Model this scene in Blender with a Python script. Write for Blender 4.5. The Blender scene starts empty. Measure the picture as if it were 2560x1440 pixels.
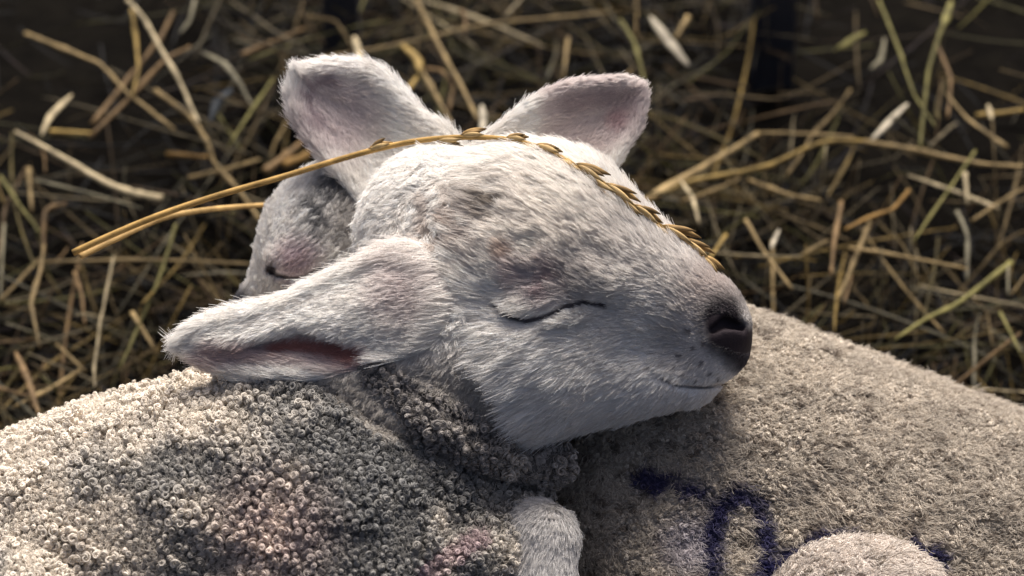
import bpy, math, random
import numpy as np
from mathutils import Vector, Matrix
from mathutils.kdtree import KDTree

random.seed(7)
RNG = np.random.default_rng(11)
sc = bpy.context.scene

# ------------------------------------------------------------------ camera
S = 0.000234                      # metres per working unit ("u")
TH = math.radians(30.0)           # camera looks 30 degrees down
D = 1.80                          # distance to the lambs' heads
DU = D / S
C0 = np.array([0.0, 0.0, 0.30])
RX = np.array([1.0, 0.0, 0.0])
UP = np.array([0.0, math.sin(TH), math.cos(TH)])
WT = np.array([0.0, -math.cos(TH), math.sin(TH)])
M3 = np.stack([RX, UP, WT])       # rows: working axes in world space

cam_d = bpy.data.cameras.new('camera')
cam = bpy.data.objects.new('camera', cam_d)
sc.collection.objects.link(cam)
sc.camera = cam
cam.matrix_world = Matrix((
    (RX[0], UP[0], WT[0], C0[0] + WT[0] * D),
    (RX[1], UP[1], WT[1], C0[1] + WT[1] * D),
    (RX[2], UP[2], WT[2], C0[2] + WT[2] * D),
    (0, 0, 0, 1)))
cam_d.sensor_width = 36.0
cam_d.lens = 36.0 * D / (2560 * S)
cam_d.clip_start = 0.05
cam_d.clip_end = 500
cam_d.dof.use_dof = True
cam_d.dof.focus_distance = D - 0.03
cam_d.dof.aperture_fstop = 5.2

# ------------------------------------------------------------------ sky, sun, exposure
SUN_EL, SUN_AZ = math.radians(66), math.radians(14)     # azimuth from +Y towards +X
w = bpy.data.worlds.new('World'); sc.world = w; w.use_nodes = True
nt = w.node_tree
bg = nt.nodes['Background']
sky = nt.nodes.new('ShaderNodeTexSky')
sky.sky_type = 'NISHITA'; sky.sun_disc = False
sky.sun_elevation = SUN_EL; sky.sun_rotation = SUN_AZ
sky.air_density = 0.55; sky.dust_density = 7.0; sky.ozone_density = 0.5
nt.links.new(sky.outputs[0], bg.inputs[0])
bg.inputs[1].default_value = 0.05
sl = bpy.data.lights.new('sun', 'SUN')
sl.energy = 2.2; sl.angle = math.radians(28); sl.color = (1.0, 0.95, 0.89)
sun = bpy.data.objects.new('sun', sl); sc.collection.objects.link(sun)
sd = Vector((math.cos(SUN_EL) * math.sin(SUN_AZ), math.cos(SUN_EL) * math.cos(SUN_AZ), math.sin(SUN_EL)))
sun.rotation_euler = sd.to_track_quat('Z', 'Y').to_euler()
sc.view_settings.view_transform = 'Standard'
sc.view_settings.look = 'None'
sc.view_settings.exposure = 1.72
sc.view_settings.gamma = 1.0
sc.render.engine = 'CYCLES'
sc.cycles.use_denoising = True
sc.cycles.max_bounces = 8
sc.cycles.diffuse_bounces = 5
sc.cycles.transparent_max_bounces = 8
sc.cycles_curves.shape = 'RIBBONS'
sc.cycles_curves.subdivisions = 2

# ------------------------------------------------------------------ helpers
def q(px, py, z=0.0):
    """photo position + depth towards the viewer -> working units"""
    k = (DU - z) / DU
    return np.array([(px - 1280) * k, (720 - py) * k, z], dtype=np.float64)

def to_world(P):
    return C0 + (np.asarray(P, dtype=np.float64) * S) @ M3

def to_work(Wp):
    return ((np.asarray(Wp) - C0) @ M3.T) / S

def photo_xy(P):
    k = DU / (DU - P[:, 2])
    return P[:, 0] * k + 1280, 720 - P[:, 1] * k

def sstep(a, b, x):
    t = np.clip((x - a) / (b - a), 0, 1)
    return t * t * (3 - 2 * t)

_lat = np.random.default_rng(3).random((64, 64, 64)).astype(np.float32)
def vnoise(P, scale, seed=0):
    p = P / scale + seed * 17.31
    i = np.floor(p).astype(np.int64); f = p - i
    f = f * f * (3 - 2 * f)
    i0 = i & 63; i1 = (i + 1) & 63
    x0, y0, z0 = i0.T; x1, y1, z1 = i1.T
    fx, fy, fz = f.T
    def L(a, b, t): return a + (b - a) * t
    return L(L(L(_lat[x0, y0, z0], _lat[x1, y0, z0], fx), L(_lat[x0, y1, z0], _lat[x1, y1, z0], fx), fy),
             L(L(_lat[x0, y0, z1], _lat[x1, y0, z1], fx), L(_lat[x0, y1, z1], _lat[x1, y1, z1], fx), fy), fz)

def fbm(P, scale, seed=0):
    return (vnoise(P, scale, seed) * 0.5 + vnoise(P, scale / 2.1, seed + 1) * 0.3 + vnoise(P, scale / 4.3, seed + 2) * 0.2)

# signed distance pieces ------------------------------------------------
def ell(P, c, r, rot=0.0):
    p = P - c
    if rot:
        a = math.radians(rot); ca, sa = math.cos(a), math.sin(a)
        p = np.stack([p[:, 0] * ca + p[:, 1] * sa, -p[:, 0] * sa + p[:, 1] * ca, p[:, 2]], 1)
    r = np.asarray(r, dtype=np.float64)
    k0 = np.linalg.norm(p / r, axis=1); k1 = np.linalg.norm(p / (r * r), axis=1) + 1e-9
    return k0 * (k0 - 1.0) / k1

def cone(P, a, b, r1, r2, zs=1.0):
    a = np.asarray(a); b = np.asarray(b); ab = b - a; pa = P - a
    t = np.clip(pa @ ab / (ab @ ab), 0, 1)
    dlt = pa - t[:, None] * ab
    if zs != 1.0: dlt = dlt * np.array([1, 1, zs])
    return np.linalg.norm(dlt, axis=1) - (r1 + (r2 - r1) * t)

def chain(P, pts, rs):
    d = None
    for i in range(len(pts) - 1):
        e = cone(P, pts[i], pts[i + 1], rs[i], rs[i + 1])
        d = e if d is None else np.minimum(d, e)
    return d

def smin(a, b, k):
    h = np.clip(0.5 + 0.5 * (b - a) / k, 0, 1)
    return b + (a - b) * h - k * h * (1 - h)
def smax(a, b, k): return -smin(-a, -b, k)

def box_dist(P, pts):
    lo = pts.min(0); hi = pts.max(0)
    e = np.maximum(np.maximum(lo - P[:, :2], P[:, :2] - hi), 0)
    return np.sqrt((e * e).sum(1))

def poly2(P, poly):
    """signed 2D distance (x, y) to a closed outline"""
    bd = box_dist(P, poly)
    if bd.min() > 60: return bd
    p = P[:, :2]; n = len(poly)
    d = np.full(len(p), 1e18); s = np.ones(len(p))
    for i in range(n):
        vi = poly[i]; vj = poly[i - 1]
        e = vj - vi; wv = p - vi
        t = np.clip(wv @ e / (e @ e), 0, 1)
        b = wv - t[:, None] * e
        d = np.minimum(d, (b * b).sum(1))
        c1 = p[:, 1] >= vi[1]; c2 = p[:, 1] < vj[1]; c3 = e[0] * wv[:, 1] > e[1] * wv[:, 0]
        s = np.where((c1 & c2 & c3) | (~c1 & ~c2 & ~c3), -s, s)
    return s * np.sqrt(d)

def line2(P, pts):
    """distance in x, y to an open polyline, and the parameter along it"""
    bd = box_dist(P, pts)
    if bd.min() > 60 and len(P) > 200: return bd, np.zeros(len(P))
    p = P[:, :2]; best = np.full(len(p), 1e18); par = np.zeros(len(p)); n = len(pts) - 1
    for i in range(n):
        a = pts[i]; e = pts[i + 1] - a
        t = np.clip((p - a) @ e / (e @ e), 0, 1)
        dd = np.linalg.norm(p - a - t[:, None] * e, axis=1)
        m = dd < best; best[m] = dd[m]; par[m] = (i + t[m]) / n
    return best, par

def smooth_poly(pts, n=6, closed=True):
    pts = np.asarray(pts, float); m = len(pts); out = []
    rng = range(m) if closed else range(m - 1)
    for i in rng:
        if closed: p0, p1, p2, p3 = pts[i - 1], pts[i], pts[(i + 1) % m], pts[(i + 2) % m]
        else: p0, p1, p2, p3 = pts[max(i - 1, 0)], pts[i], pts[i + 1], pts[min(i + 2, m - 1)]
        for j in range(n):
            t = j / n
            out.append(0.5 * (2 * p1 + (p2 - p0) * t + (2 * p0 - 5 * p1 + 4 * p2 - p3) * t * t + (3 * p1 - p0 - 3 * p2 + p3) * t ** 3))
    if not closed: out.append(pts[-1])
    return np.array(out)

def Q2(pts, z): return np.array([q(x, y, z)[:2] for x, y in pts])
def Q3(pts): return [q(*p) for p in pts]

def surface_net(f, lo, hi, h):
    from concurrent.futures import ThreadPoolExecutor
    lo = np.array(lo, float); hi = np.array(hi, float); b = 8; B = 32
    n = (np.ceil((hi - lo) / (h * B)).astype(int)) * B
    V = np.full(tuple(n + 1), 1e3, dtype=np.float32)
    g1 = np.stack(np.meshgrid(*[np.arange(k) for k in n // B], indexing='ij'), -1).reshape(-1, 3)
    g2 = np.stack(np.meshgrid(*[np.arange(B // b)] * 3, indexing='ij'), -1).reshape(-1, 3)
    off = np.stack(np.meshgrid(*[np.arange(b + 1)] * 3, indexing='ij'), -1).reshape(-1, 3)
    d1 = f(lo + (g1 + 0.5) * B * h)
    def work(a):
        blk, dv = a
        o = blk * B
        if abs(dv) > B * h * 0.87 * 1.4:
            return [(o, B, -1e3)] if dv < 0 else []
        sub = o + g2 * b
        d2 = f(lo + (sub + 0.5 * b) * h)
        rad = b * h * 0.87 * 1.5 + 6
        res = [(q_, b, -1e3) for q_, e in zip(sub, d2) if e < -rad]
        nr = sub[np.abs(d2) <= rad]
        if len(nr):
            pts = (nr[:, None] + off[None]).reshape(-1, 3)
            vals = f(lo + pts * h).astype(np.float32).reshape(len(nr), b + 1, b + 1, b + 1)
            res += [(q_, b, v_) for q_, v_ in zip(nr, vals)]
        return res
    with ThreadPoolExecutor(4) as ex: allr = [r for rs in ex.map(work, zip(g1, d1)) for r in rs]
    for o, sz, v_ in allr:
        if np.isscalar(v_): V[o[0]:o[0] + sz + 1, o[1]:o[1] + sz + 1, o[2]:o[2] + sz + 1] = v_
    for o, sz, v_ in allr:
        if not np.isscalar(v_): V[o[0]:o[0] + sz + 1, o[1]:o[1] + sz + 1, o[2]:o[2] + sz + 1] = v_
    ins = V < 0
    nx, ny, nz = V.shape
    acc = np.zeros((nx, ny, nz, 3), np.float32); cnt = np.zeros((nx, ny, nz), np.int16)
    edges = []
    for ax in range(3):
        sl0 = [slice(None)] * 3; sl1 = [slice(None)] * 3
        sl0[ax] = slice(0, -1); sl1[ax] = slice(1, None)
        cr = ins[tuple(sl0)] != ins[tuple(sl1)]
        idx = np.argwhere(cr)
        a = V[tuple(sl0)][cr]; b_ = V[tuple(sl1)][cr]
        t = a / (a - b_)
        pt = idx.astype(np.float32); pt[:, ax] += t
        o1, o2 = [k for k in range(3) if k != ax]
        for d1 in (0, 1):
            for d2 in (0, 1):
                c = idx.copy(); c[:, o1] -= d1; c[:, o2] -= d2
                ok = (c >= 0).all(1)
                np.add.at(acc, tuple(c[ok].T), pt[ok]); np.add.at(cnt, tuple(c[ok].T), 1)
        edges.append((ax, idx, a < 0))
    cells = np.argwhere(cnt > 0)
    vid = np.full((nx, ny, nz), -1, np.int64); vid[tuple(cells.T)] = np.arange(len(cells))
    verts = acc[tuple(cells.T)] / cnt[tuple(cells.T)][:, None]
    verts = lo + verts * h
    quads = []
    for ax, idx, neg in edges:
        o1, o2 = [(1, 2), (2, 0), (0, 1)][ax]
        ok = (idx[:, o1] > 0) & (idx[:, o2] > 0)
        idx = idx[ok]; ng = neg[ok]
        def c(d1, d2):
            k = idx.copy(); k[:, o1] -= d1; k[:, o2] -= d2
            return vid[tuple(k.T)]
        qd = np.stack([c(1, 1), c(0, 1), c(0, 0), c(1, 0)], 1)
        qd[~ng] = qd[~ng][:, ::-1]
        quads.append(qd)
    return verts.astype(np.float64), np.concatenate(quads)

def vert_normals(v, f):
    n = np.zeros_like(v)
    fn = np.cross(v[f[:, 2]] - v[f[:, 0]], v[f[:, 3]] - v[f[:, 1]])
    for k in range(4): np.add.at(n, f[:, k], fn)
    return n / (np.linalg.norm(n, axis=1)[:, None] + 1e-9), fn

# mesh / curve objects --------------------------------------------------
def link(o, parent=None):
    sc.collection.objects.link(o)
    if parent is not None:
        o.parent = parent
        o.matrix_parent_inverse = parent.matrix_basis.inverted()
    return o

def tag(o, label=None, cat=None, group=None, kind=None):
    if label: o['label'] = label
    if cat: o['category'] = cat
    if group: o['group'] = group
    if kind: o['kind'] = kind
    return o

def mesh_np(name, v, faces, mat, col=None, smooth=True):
    me = bpy.data.meshes.new(name)
    v = np.asarray(v, np.float32); faces = np.asarray(faces, np.int32); k = faces.shape[1]
    me.vertices.add(len(v)); me.vertices.foreach_set('co', v.ravel())
    me.loops.add(faces.size); me.loops.foreach_set('vertex_index', faces.ravel())
    me.polygons.add(len(faces))
    me.polygons.foreach_set('loop_start', np.arange(0, faces.size, k, dtype=np.int32))
    me.update(calc_edges=True)
    if smooth: me.polygons.foreach_set('use_smooth', np.ones(len(faces), bool))
    if col is not None:
        a = me.attributes.new('Col', 'FLOAT_COLOR', 'POINT')
        c4 = np.ones((len(v), 4), np.float32); c4[:, :3] = col
        a.data.foreach_set('color', c4.ravel())
    me.materials.append(mat)
    return me

def hair_obj(name, pts, rad, col, mat, parent):
    """pts (n, k, 3) in working units, rad (n, k) or (k,), col (n, 3)"""
    n, k, _ = pts.shape
    cu = bpy.data.hair_curves.new(name)
    cu.add_curves([k] * n)
    wp = to_world(pts.reshape(-1, 3)).astype(np.float32)
    cu.points.foreach_set('position', wp.ravel())
    ra = cu.attributes.get('radius') or cu.attributes.new('radius', 'FLOAT', 'POINT')
    rr = np.broadcast_to(np.asarray(rad), (n, k)).astype(np.float32) * S
    ra.data.foreach_set('value', np.ascontiguousarray(rr).ravel())
    ca = cu.attributes.new('Col', 'FLOAT_COLOR', 'CURVE')
    c4 = np.ones((n, 4), np.float32); c4[:, :3] = col
    ca.data.foreach_set('color', c4.ravel())
    cu.materials.append(mat)
    o = bpy.data.objects.new(name, cu)
    link(o, parent)
    o['kind'] = 'stuff'
    return o

# ------------------------------------------------------------------ materials
def new_mat(name):
    m = bpy.data.materials.new(name); m.use_nodes = True
    m.node_tree.nodes.clear()
    return m, m.node_tree

def hair_mat(name, trans=0.25, rough=0.6, spec=0.15):
    m, t = new_mat(name)
    out = t.nodes.new('ShaderNodeOutputMaterial')
    at = t.nodes.new('ShaderNodeAttribute'); at.attribute_name = 'Col'
    df = t.nodes.new('ShaderNodeBsdfDiffuse'); tr = t.nodes.new('ShaderNodeBsdfTranslucent')
    mx = t.nodes.new('ShaderNodeMixShader'); mx.inputs[0].default_value = trans
    gl = t.nodes.new('ShaderNodeBsdfGlossy'); gl.inputs['Roughness'].default_value = rough
    gl.inputs['Color'].default_value = (0.9, 0.9, 0.9, 1)
    m2 = t.nodes.new('ShaderNodeMixShader'); m2.inputs[0].default_value = spec * 0.3
    L = t.links.new
    L(at.outputs['Color'], df.inputs['Color']); L(at.outputs['Color'], tr.inputs['Color'])
    L(df.outputs[0], mx.inputs[1]); L(tr.outputs[0], mx.inputs[2])
    L(mx.outputs[0], m2.inputs[1]); L(gl.outputs[0], m2.inputs[2])
    L(m2.outputs[0], out.inputs[0])
    return m

def skin_mat(name, rough=0.75, bump=0.3, scale=900):
    m, t = new_mat(name)
    out = t.nodes.new('ShaderNodeOutputMaterial')
    at = t.nodes.new('ShaderNodeAttribute'); at.attribute_name = 'Col'
    b = t.nodes.new('ShaderNodeBsdfPrincipled'); b.inputs['Roughness'].default_value = rough
    b.inputs['Specular IOR Level'].default_value = 0.15
    tc = t.nodes.new('ShaderNodeTexCoord')
    nz = t.nodes.new('ShaderNodeTexNoise'); nz.inputs['Scale'].default_value = scale; nz.inputs['Detail'].default_value = 4
    bp = t.nodes.new('ShaderNodeBump'); bp.inputs['Strength'].default_value = bump; bp.inputs['Distance'].default_value = 0.001
    mr = t.nodes.new('ShaderNodeMapRange'); mr.inputs['To Min'].default_value = 0.8; mr.inputs['To Max'].default_value = 1.15
    mul = t.nodes.new('ShaderNodeMix'); mul.data_type = 'RGBA'; mul.blend_type = 'MULTIPLY'; mul.inputs[0].default_value = 1
    L = t.links.new
    L(tc.outputs['Object'], nz.inputs['Vector']); L(nz.outputs['Fac'], bp.inputs['Height']); L(nz.outputs['Fac'], mr.inputs['Value'])
    L(at.outputs['Color'], mul.inputs[6]); L(mr.outputs[0], mul.inputs[7])
    L(mul.outputs[2], b.inputs['Base Color']); L(bp.outputs[0], b.inputs['Normal']); L(b.outputs[0], out.inputs[0])
    return m

def straw_mat():
    m, t = new_mat('straw')
    out = t.nodes.new('ShaderNodeOutputMaterial')
    at = t.nodes.new('ShaderNodeAttribute'); at.attribute_name = 'Col'
    b = t.nodes.new('ShaderNodeBsdfPrincipled'); b.inputs['Roughness'].default_value = 0.6
    b.inputs['Specular IOR Level'].default_value = 0.12
    tc = t.nodes.new('ShaderNodeTexCoord')
    nz = t.nodes.new('ShaderNodeTexNoise'); nz.inputs['Scale'].default_value = 90; nz.inputs['Detail'].default_value = 5
    n2 = t.nodes.new('ShaderNodeTexNoise'); n2.inputs['Scale'].default_value = 900; n2.inputs['Detail'].default_value = 3
    mr = t.nodes.new('ShaderNodeMapRange'); mr.inputs['From Min'].default_value = 0.3; mr.inputs['From Max'].default_value = 0.7
    mr.inputs['To Min'].default_value = 0.55; mr.inputs['To Max'].default_value = 1.25
    mul = t.nodes.new('ShaderNodeMix'); mul.data_type = 'RGBA'; mul.blend_type = 'MULTIPLY'; mul.inputs[0].default_value = 1
    bp = t.nodes.new('ShaderNodeBump'); bp.inputs['Strength'].default_value = 0.4; bp.inputs['Distance'].default_value = 0.0006
    L = t.links.new
    L(tc.outputs['Object'], nz.inputs['Vector']); L(tc.outputs['Object'], n2.inputs['Vector'])
    L(nz.outputs['Fac'], mr.inputs['Value'])
    L(at.outputs['Color'], mul.inputs[6]); L(mr.outputs[0], mul.inputs[7]); L(mul.outputs[2], b.inputs['Base Color'])
    L(n2.outputs['Fac'], bp.inputs['Height']); L(bp.outputs[0], b.inputs['Normal']); L(b.outputs[0], out.inputs[0])
    return m

MAT_FUR = hair_mat('lamb_fur', 0.35)
MAT_WOOL = hair_mat('lamb_wool', 0.15, 0.7, 0.05)
MAT_SKIN = skin_mat('lamb_skin')
MAT_STRAW = straw_mat()

# ------------------------------------------------------------------ ground
def bed_z(x, y):
    x = np.asarray(x, float); y = np.asarray(y, float)
    z = 0.045 + 0.15 * sstep(0.05, 0.75, y) * (1 - sstep(1.2, 2.5, y))
    z = z + 0.018 * np.sin(x * 9 + 1.0) * np.sin(y * 8) * sstep(-0.1, 0.2, y) * (1 - sstep(1.2, 2.5, y))
    z = z * (1 - sstep(1.2, 3.0, np.abs(x)))
    return z

def bed_z1(x, y):
    def ss(a, b, v):
        t = min(1.0, max(0.0, (v - a) / (b - a))); return t * t * (3 - 2 * t)
    k = 1 - ss(1.2, 2.5, y)
    z = 0.045 + 0.15 * ss(0.05, 0.75, y) * k + 0.018 * math.sin(x * 9 + 1.0) * math.sin(y * 8) * ss(-0.1, 0.2, y) * k
    return z * (1 - ss(1.2, 3.0, abs(x)))

def build_ground():
    def ax(a): # fine near the pen, coarse out to the horizon
        return np.unique(np.concatenate([-np.geomspace(1.5, 200, 14), np.linspace(-1.5, 2.6, a), np.geomspace(2.6, 200, 14)]))
    xs = ax(90); ys = ax(90)
    X, Y = np.meshgrid(xs, ys, indexing='ij')
    Z = bed_z(X, Y) - 0.05 * (np.abs(Y - 0.5) < 3) + 0.006 * np.sin(X * 60) * np.sin(Y * 47)
    n, m_ = X.shape
    v = np.stack([X, Y, Z], -1).reshape(-1, 3)
    i = np.arange(n * m_).reshape(n, m_)
    f = np.stack([i[:-1, :-1], i[1:, :-1], i[1:, 1:], i[:-1, 1:]], -1).reshape(-1, 4)
    m, t = new_mat('pen_soil')
    out = t.nodes.new('ShaderNodeOutputMaterial'); b = t.nodes.new('ShaderNodeBsdfPrincipled')
    b.inputs['Roughness'].default_value = 1.0; b.inputs['Specular IOR Level'].default_value = 0.0
    tc = t.nodes.new('ShaderNodeTexCoord'); nz = t.nodes.new('ShaderNodeTexNoise')
    nz.inputs['Scale'].default_value = 40; nz.inputs['Detail'].default_value = 8
    cr = t.nodes.new('ShaderNodeValToRGB')
    cr.color_ramp.elements[0].color = (0.002, 0.002, 0.0022, 1); cr.color_ramp.elements[1].color = (0.008, 0.007, 0.0055, 1)
    bp = t.nodes.new('ShaderNodeBump'); bp.inputs['Strength'].default_value = 0.8; bp.inputs['Distance'].default_value = 0.01
    L = t.links.new
    L(tc.outputs['Object'], nz.inputs['Vector']); L(nz.outputs['Fac'], cr.inputs[0]); L(cr.outputs[0], b.inputs['Base Color'])
    L(nz.outputs['Fac'], bp.inputs['Height']); L(bp.outputs[0], b.inputs['Normal']); L(b.outputs[0], out.inputs[0])
    o = bpy.data.objects.new('ground', mesh_np('ground', v, f, m))
    link(o); tag(o, kind='structure')
build_ground()

# ------------------------------------------------------------------ lamb A (head to the right, asleep on the other)
A_EYE = Q2(smooth_poly([(1243, 762), (1275, 792), (1320, 803), (1370, 790), (1415, 768), (1462, 757), (1512, 762)], 5, False), 180)
A_MOUTH = Q2(smooth_poly([(1655, 945), (1700, 964), (1760, 968), (1815, 960), (1862, 930)], 5, False), 60)
LID3 = Q3([(1250, 768, 188), (1290, 797, 206), (1340, 801, 215), (1390, 782, 213), (1445, 760, 198), (1508, 762, 168)])
EAR1_Z = 190
EAR1 = smooth_poly(Q2([(448, 848), (500, 806), (590, 780), (700, 752), (800, 706), (880, 668), (970, 636), (1060, 640), (1115, 740),
                       (1095, 860), (1030, 905), (930, 915), (840, 936), (720, 948), (600, 938), (520, 912), (465, 878)], EAR1_Z), 4)
EAR1_IN = smooth_poly(Q2([(610, 868), (680, 842), (750, 822), (810, 834), (870, 862), (935, 894), (850, 902), (740, 894), (660, 886)], EAR1_Z), 4)
EAR2_Z = -130
EAR2 = smooth_poly(Q2([(1180, 380), (1250, 312), (1330, 248), (1420, 208), (1500, 199), (1560, 197), (1602, 222), (1610, 262), (1590, 330),
                       (1545, 400), (1500, 470), (1400, 520), (1260, 480)], EAR2_Z), 4)

def A_ear1(P):
    d2 = poly2(P, EAR1)
    u = np.clip((P[:, 0] - q(450, 0, EAR1_Z)[0]) / 620.0, 0, 1.2)            # 0 at the tip
    zm = 105 + 95 * u - 130 * np.maximum(u - 0.80, 0) - 0.0009 * (P[:, 1] - q(0, 830, EAR1_Z)[1]) ** 2 * 0.6
    th = 16 + np.minimum(-d2, 90) * 0.42
    d = smax(d2, np.abs(P[:, 2] - zm) - th, 14)
    di = poly2(P, EAR1_IN)
    cav = np.maximum(di, -(P[:, 2] - zm - 14))
    d = smax(d, -cav, 20)
    return d * 0.85

def A_ear2(P):
    d2 = poly2(P, EAR2)
    zm = EAR2_Z + 20 - 0.5 * np.minimum(np.maximum(-d2, 0), 95) - 0.15 * (P[:, 1] - q(0, 330, EAR2_Z)[1])
    return smax(d2, np.abs(P[:, 2] - zm) - 13, 10) * 0.85

FOLD = None
FOLD_PX = [(960, 950), (1060, 1040), (1170, 1105), (1280, 1150), (1370, 1165)]
CREASE1 = Q2([(960, 905), (1040, 985), (1130, 1050), (1250, 1105), (1400, 1128)], 200)
CREASE2 = Q2([(800, 955), (900, 1025), (1010, 1095), (1130, 1160), (1250, 1205), (1345, 1225)], 200)

def lumps(P, b, seed):
    m = np.abs(b) < 34
    if m.any():
        pm = P[m]; b[m] += 16 * (vnoise(pm, 75, seed) - 0.5) + 9 * (vnoise(pm, 36, seed + 1) - 0.5)
    return b

def A_parts(P):
    d = {}
    h = ell(P, q(1310, 640, -10), (285, 285, 235), -20)
    h = smin(h, cone(P, q(1400, 625, -5), q(1740, 792, 0), 228, 118), 60)
    h = smin(h, ell(P, q(1773, 850, 0), (106, 112, 112)), 50)
    h = smin(h, cone(P, q(1290, 900, 0), q(1715, 935, 0), 205, 82), 50)
    h = smin(h, ell(P, q(1300, 890, 90), (190, 185, 130)), 60)
    h = smin(h, ell(P, q(1400, 684, 164), (150, 52, 52), -8), 50)             # brow
    h = smin(h, cone(P, q(1290, 850, 175), q(1560, 820, 95), 46, 36), 55)     # cheekbone
    h = smin(h, ell(P, q(1375, 752, 175), (105, 70, 52), 10), 30)             # closed eye
    h = smin(h, ell(P, q(1338, 768, 202), (96, 40, 40), 6), 20)               # puffed upper lid
    h = smin(h, ell(P, q(1790, 795, 50), (74, 48, 52), -30), 45)              # nose wing
    # closed lids, lips, nostril
    de, pe = line2(P, A_EYE)
    wde = 5 * np.sqrt(np.clip(np.sin(np.pi * np.clip(pe, 0.02, 0.98)), 0, 1))
    h = smax(h, -np.where(P[:, 2] > 60, de - wde, 1e3), 14)
    dm, pm = line2(P, A_MOUTH)
    h = smax(h, -np.where(P[:, 2] > -30, dm - 2, 1e3), 10)
    nst = chain(P, Q3([(1782, 826, 112), (1812, 806, 108), (1850, 818, 78)]), [8, 14, 11])
    h = smax(h, -nst, 14)
    up = chain(P, [p + np.array([0, 15, 0]) for p in LID3], [9, 13, 15, 13, 10, 7])
    lw = chain(P, [p - np.array([0, 13, 0]) for p in LID3], [6, 9, 11, 10, 9, 6])
    h = smin(smin(h, up, 14), lw, 14)
    h = smax(h, -ell(P, q(1215, 525, 262), (62, 52, 60)), 40)                  # hollow behind the brow
    d['head'] = h
    n = ell(P, q(1090, 600, -60), (195, 225, 205))
    n = smin(n, cone(P, q(1170, 780, -90), q(900, 1180, -60), 265, 320), 60)
    d['neck'] = n
    b = chain(P, Q3([(800, 1265, -60), (300, 1400, -100), (-250, 1620, -150)]), [385, 395, 390])
    b = smin(b, ell(P, q(860, 1430, 90), (330, 330, 290)), 80)
    b = smin(b, chain(P, Q3([(760, 1700, -60), (200, 1900, -100)]), [330, 340]), 120)
    b = smin(b, ell(P, q(40, 1560, 260), (190, 180, 170)), 30)                # folded hind knee
    b = smin(b, cone(P, q(1000, 1250, 0), q(1250, 1330, -20), 230, 130), 90)
    b = smin(b, ell(P, q(1130, 1420, 160), (160, 90, 110), 25), 50)
    d['body'] = lumps(P, b, 51)
    d['fold'] = chain(P, FOLD, [50, 70, 74, 66, 52]) if FOLD is not None else np.full(len(P), 1e3)
    l = cone(P, q(1350, 1352, 90), q(1335, 1640, 150), 90, 84)
    l = smin(l, cone(P, q(1340, 1345, 80), q(1150, 1580, 110), 78, 100), 40)
    d['leg'] = l
    d['ear1'] = A_ear1(P); d['ear2'] = A_ear2(P)
    return d

def A_sdf(P):
    d = A_parts(P)
    x = smin(d['head'], d['neck'], 45)
    b = smin(d['body'], d['fold'], 14)
    x = smin(x, b, 22)
    c1, p1 = line2(P, CREASE1); c2, p2 = line2(P, CREASE2)
    fr = P[:, 2] > 0
    x = smax(x, -np.where(fr, c1 - 9, 1e3), 22)
    x = smax(x, -np.where(fr, c2 - 8, 1e3), 26)
    x = smin(x, d['leg'], 14)
    x = smin(x, d['ear1'], 75)
    x = smin(x, d['ear2'], 16)
    return x

def front_z(fn, px, py):
    zs = np.linspace(420, -520, 236)
    d = fn(np.array([q(px, py, z) for z in zs]))
    i = int(np.argmax(d < 0))
    return zs[i] if d[i] < 0 else None

_fz = [front_z(lambda P: (lambda d: smin(smin(d['head'], d['neck'], 45), d['body'], 22))(A_parts(P)), *p) for p in FOLD_PX]
FOLD = [q(p[0], p[1], (z if z is not None else 60) - 34) for p, z in zip(FOLD_PX, _fz)]

def A_reg(P):
    reg = regions(A_parts, ['head', 'neck', 'body', 'fold', 'leg', 'ear1', 'ear2'], P)
    x, y = photo_xy(P)
    xb = np.interp(y, [300, 430, 520, 600, 680, 800, 900, 1010, 1100], [1120, 1180, 1150, 1140, 1145, 1180, 1225, 1290, 1380]) + 36 * (vnoise(P, 34, 9) - 0.5)
    hn = (reg == 'head') | (reg == 'neck')
    reg = reg.astype('<U5')
    reg[hn & (x > xb)] = 'head'; reg[hn & (x <= xb)] = 'neck'
    return reg

# ------------------------------------------------------------------ lamb B (behind, facing left, body to the right)
EARB_Z = -250
EARB = smooth_poly(Q2([(728, 232), (742, 192), (790, 166), (850, 160), (915, 166), (965, 190), (1010, 236), (1060, 290), (1130, 340), (1160, 420),
                       (1080, 520), (960, 540), (880, 470), (820, 405), (775, 345), (740, 290)], EARB_Z), 4)
B_EYE = Q2(smooth_poly([(668, 676), (690, 688), (728, 697), (765, 692), (800, 672)], 5, False), -180)

def B_ear(P):
    d2 = poly2(P, EARB)
    zm = EARB_Z + 30 - 0.38 * np.minimum(np.maximum(-d2, 0), 110) + 0.10 * (q(0, 330, EARB_Z)[1] - P[:, 1])
    return smax(d2, np.abs(P[:, 2] - zm) - 17, 12) * 0.85

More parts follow.
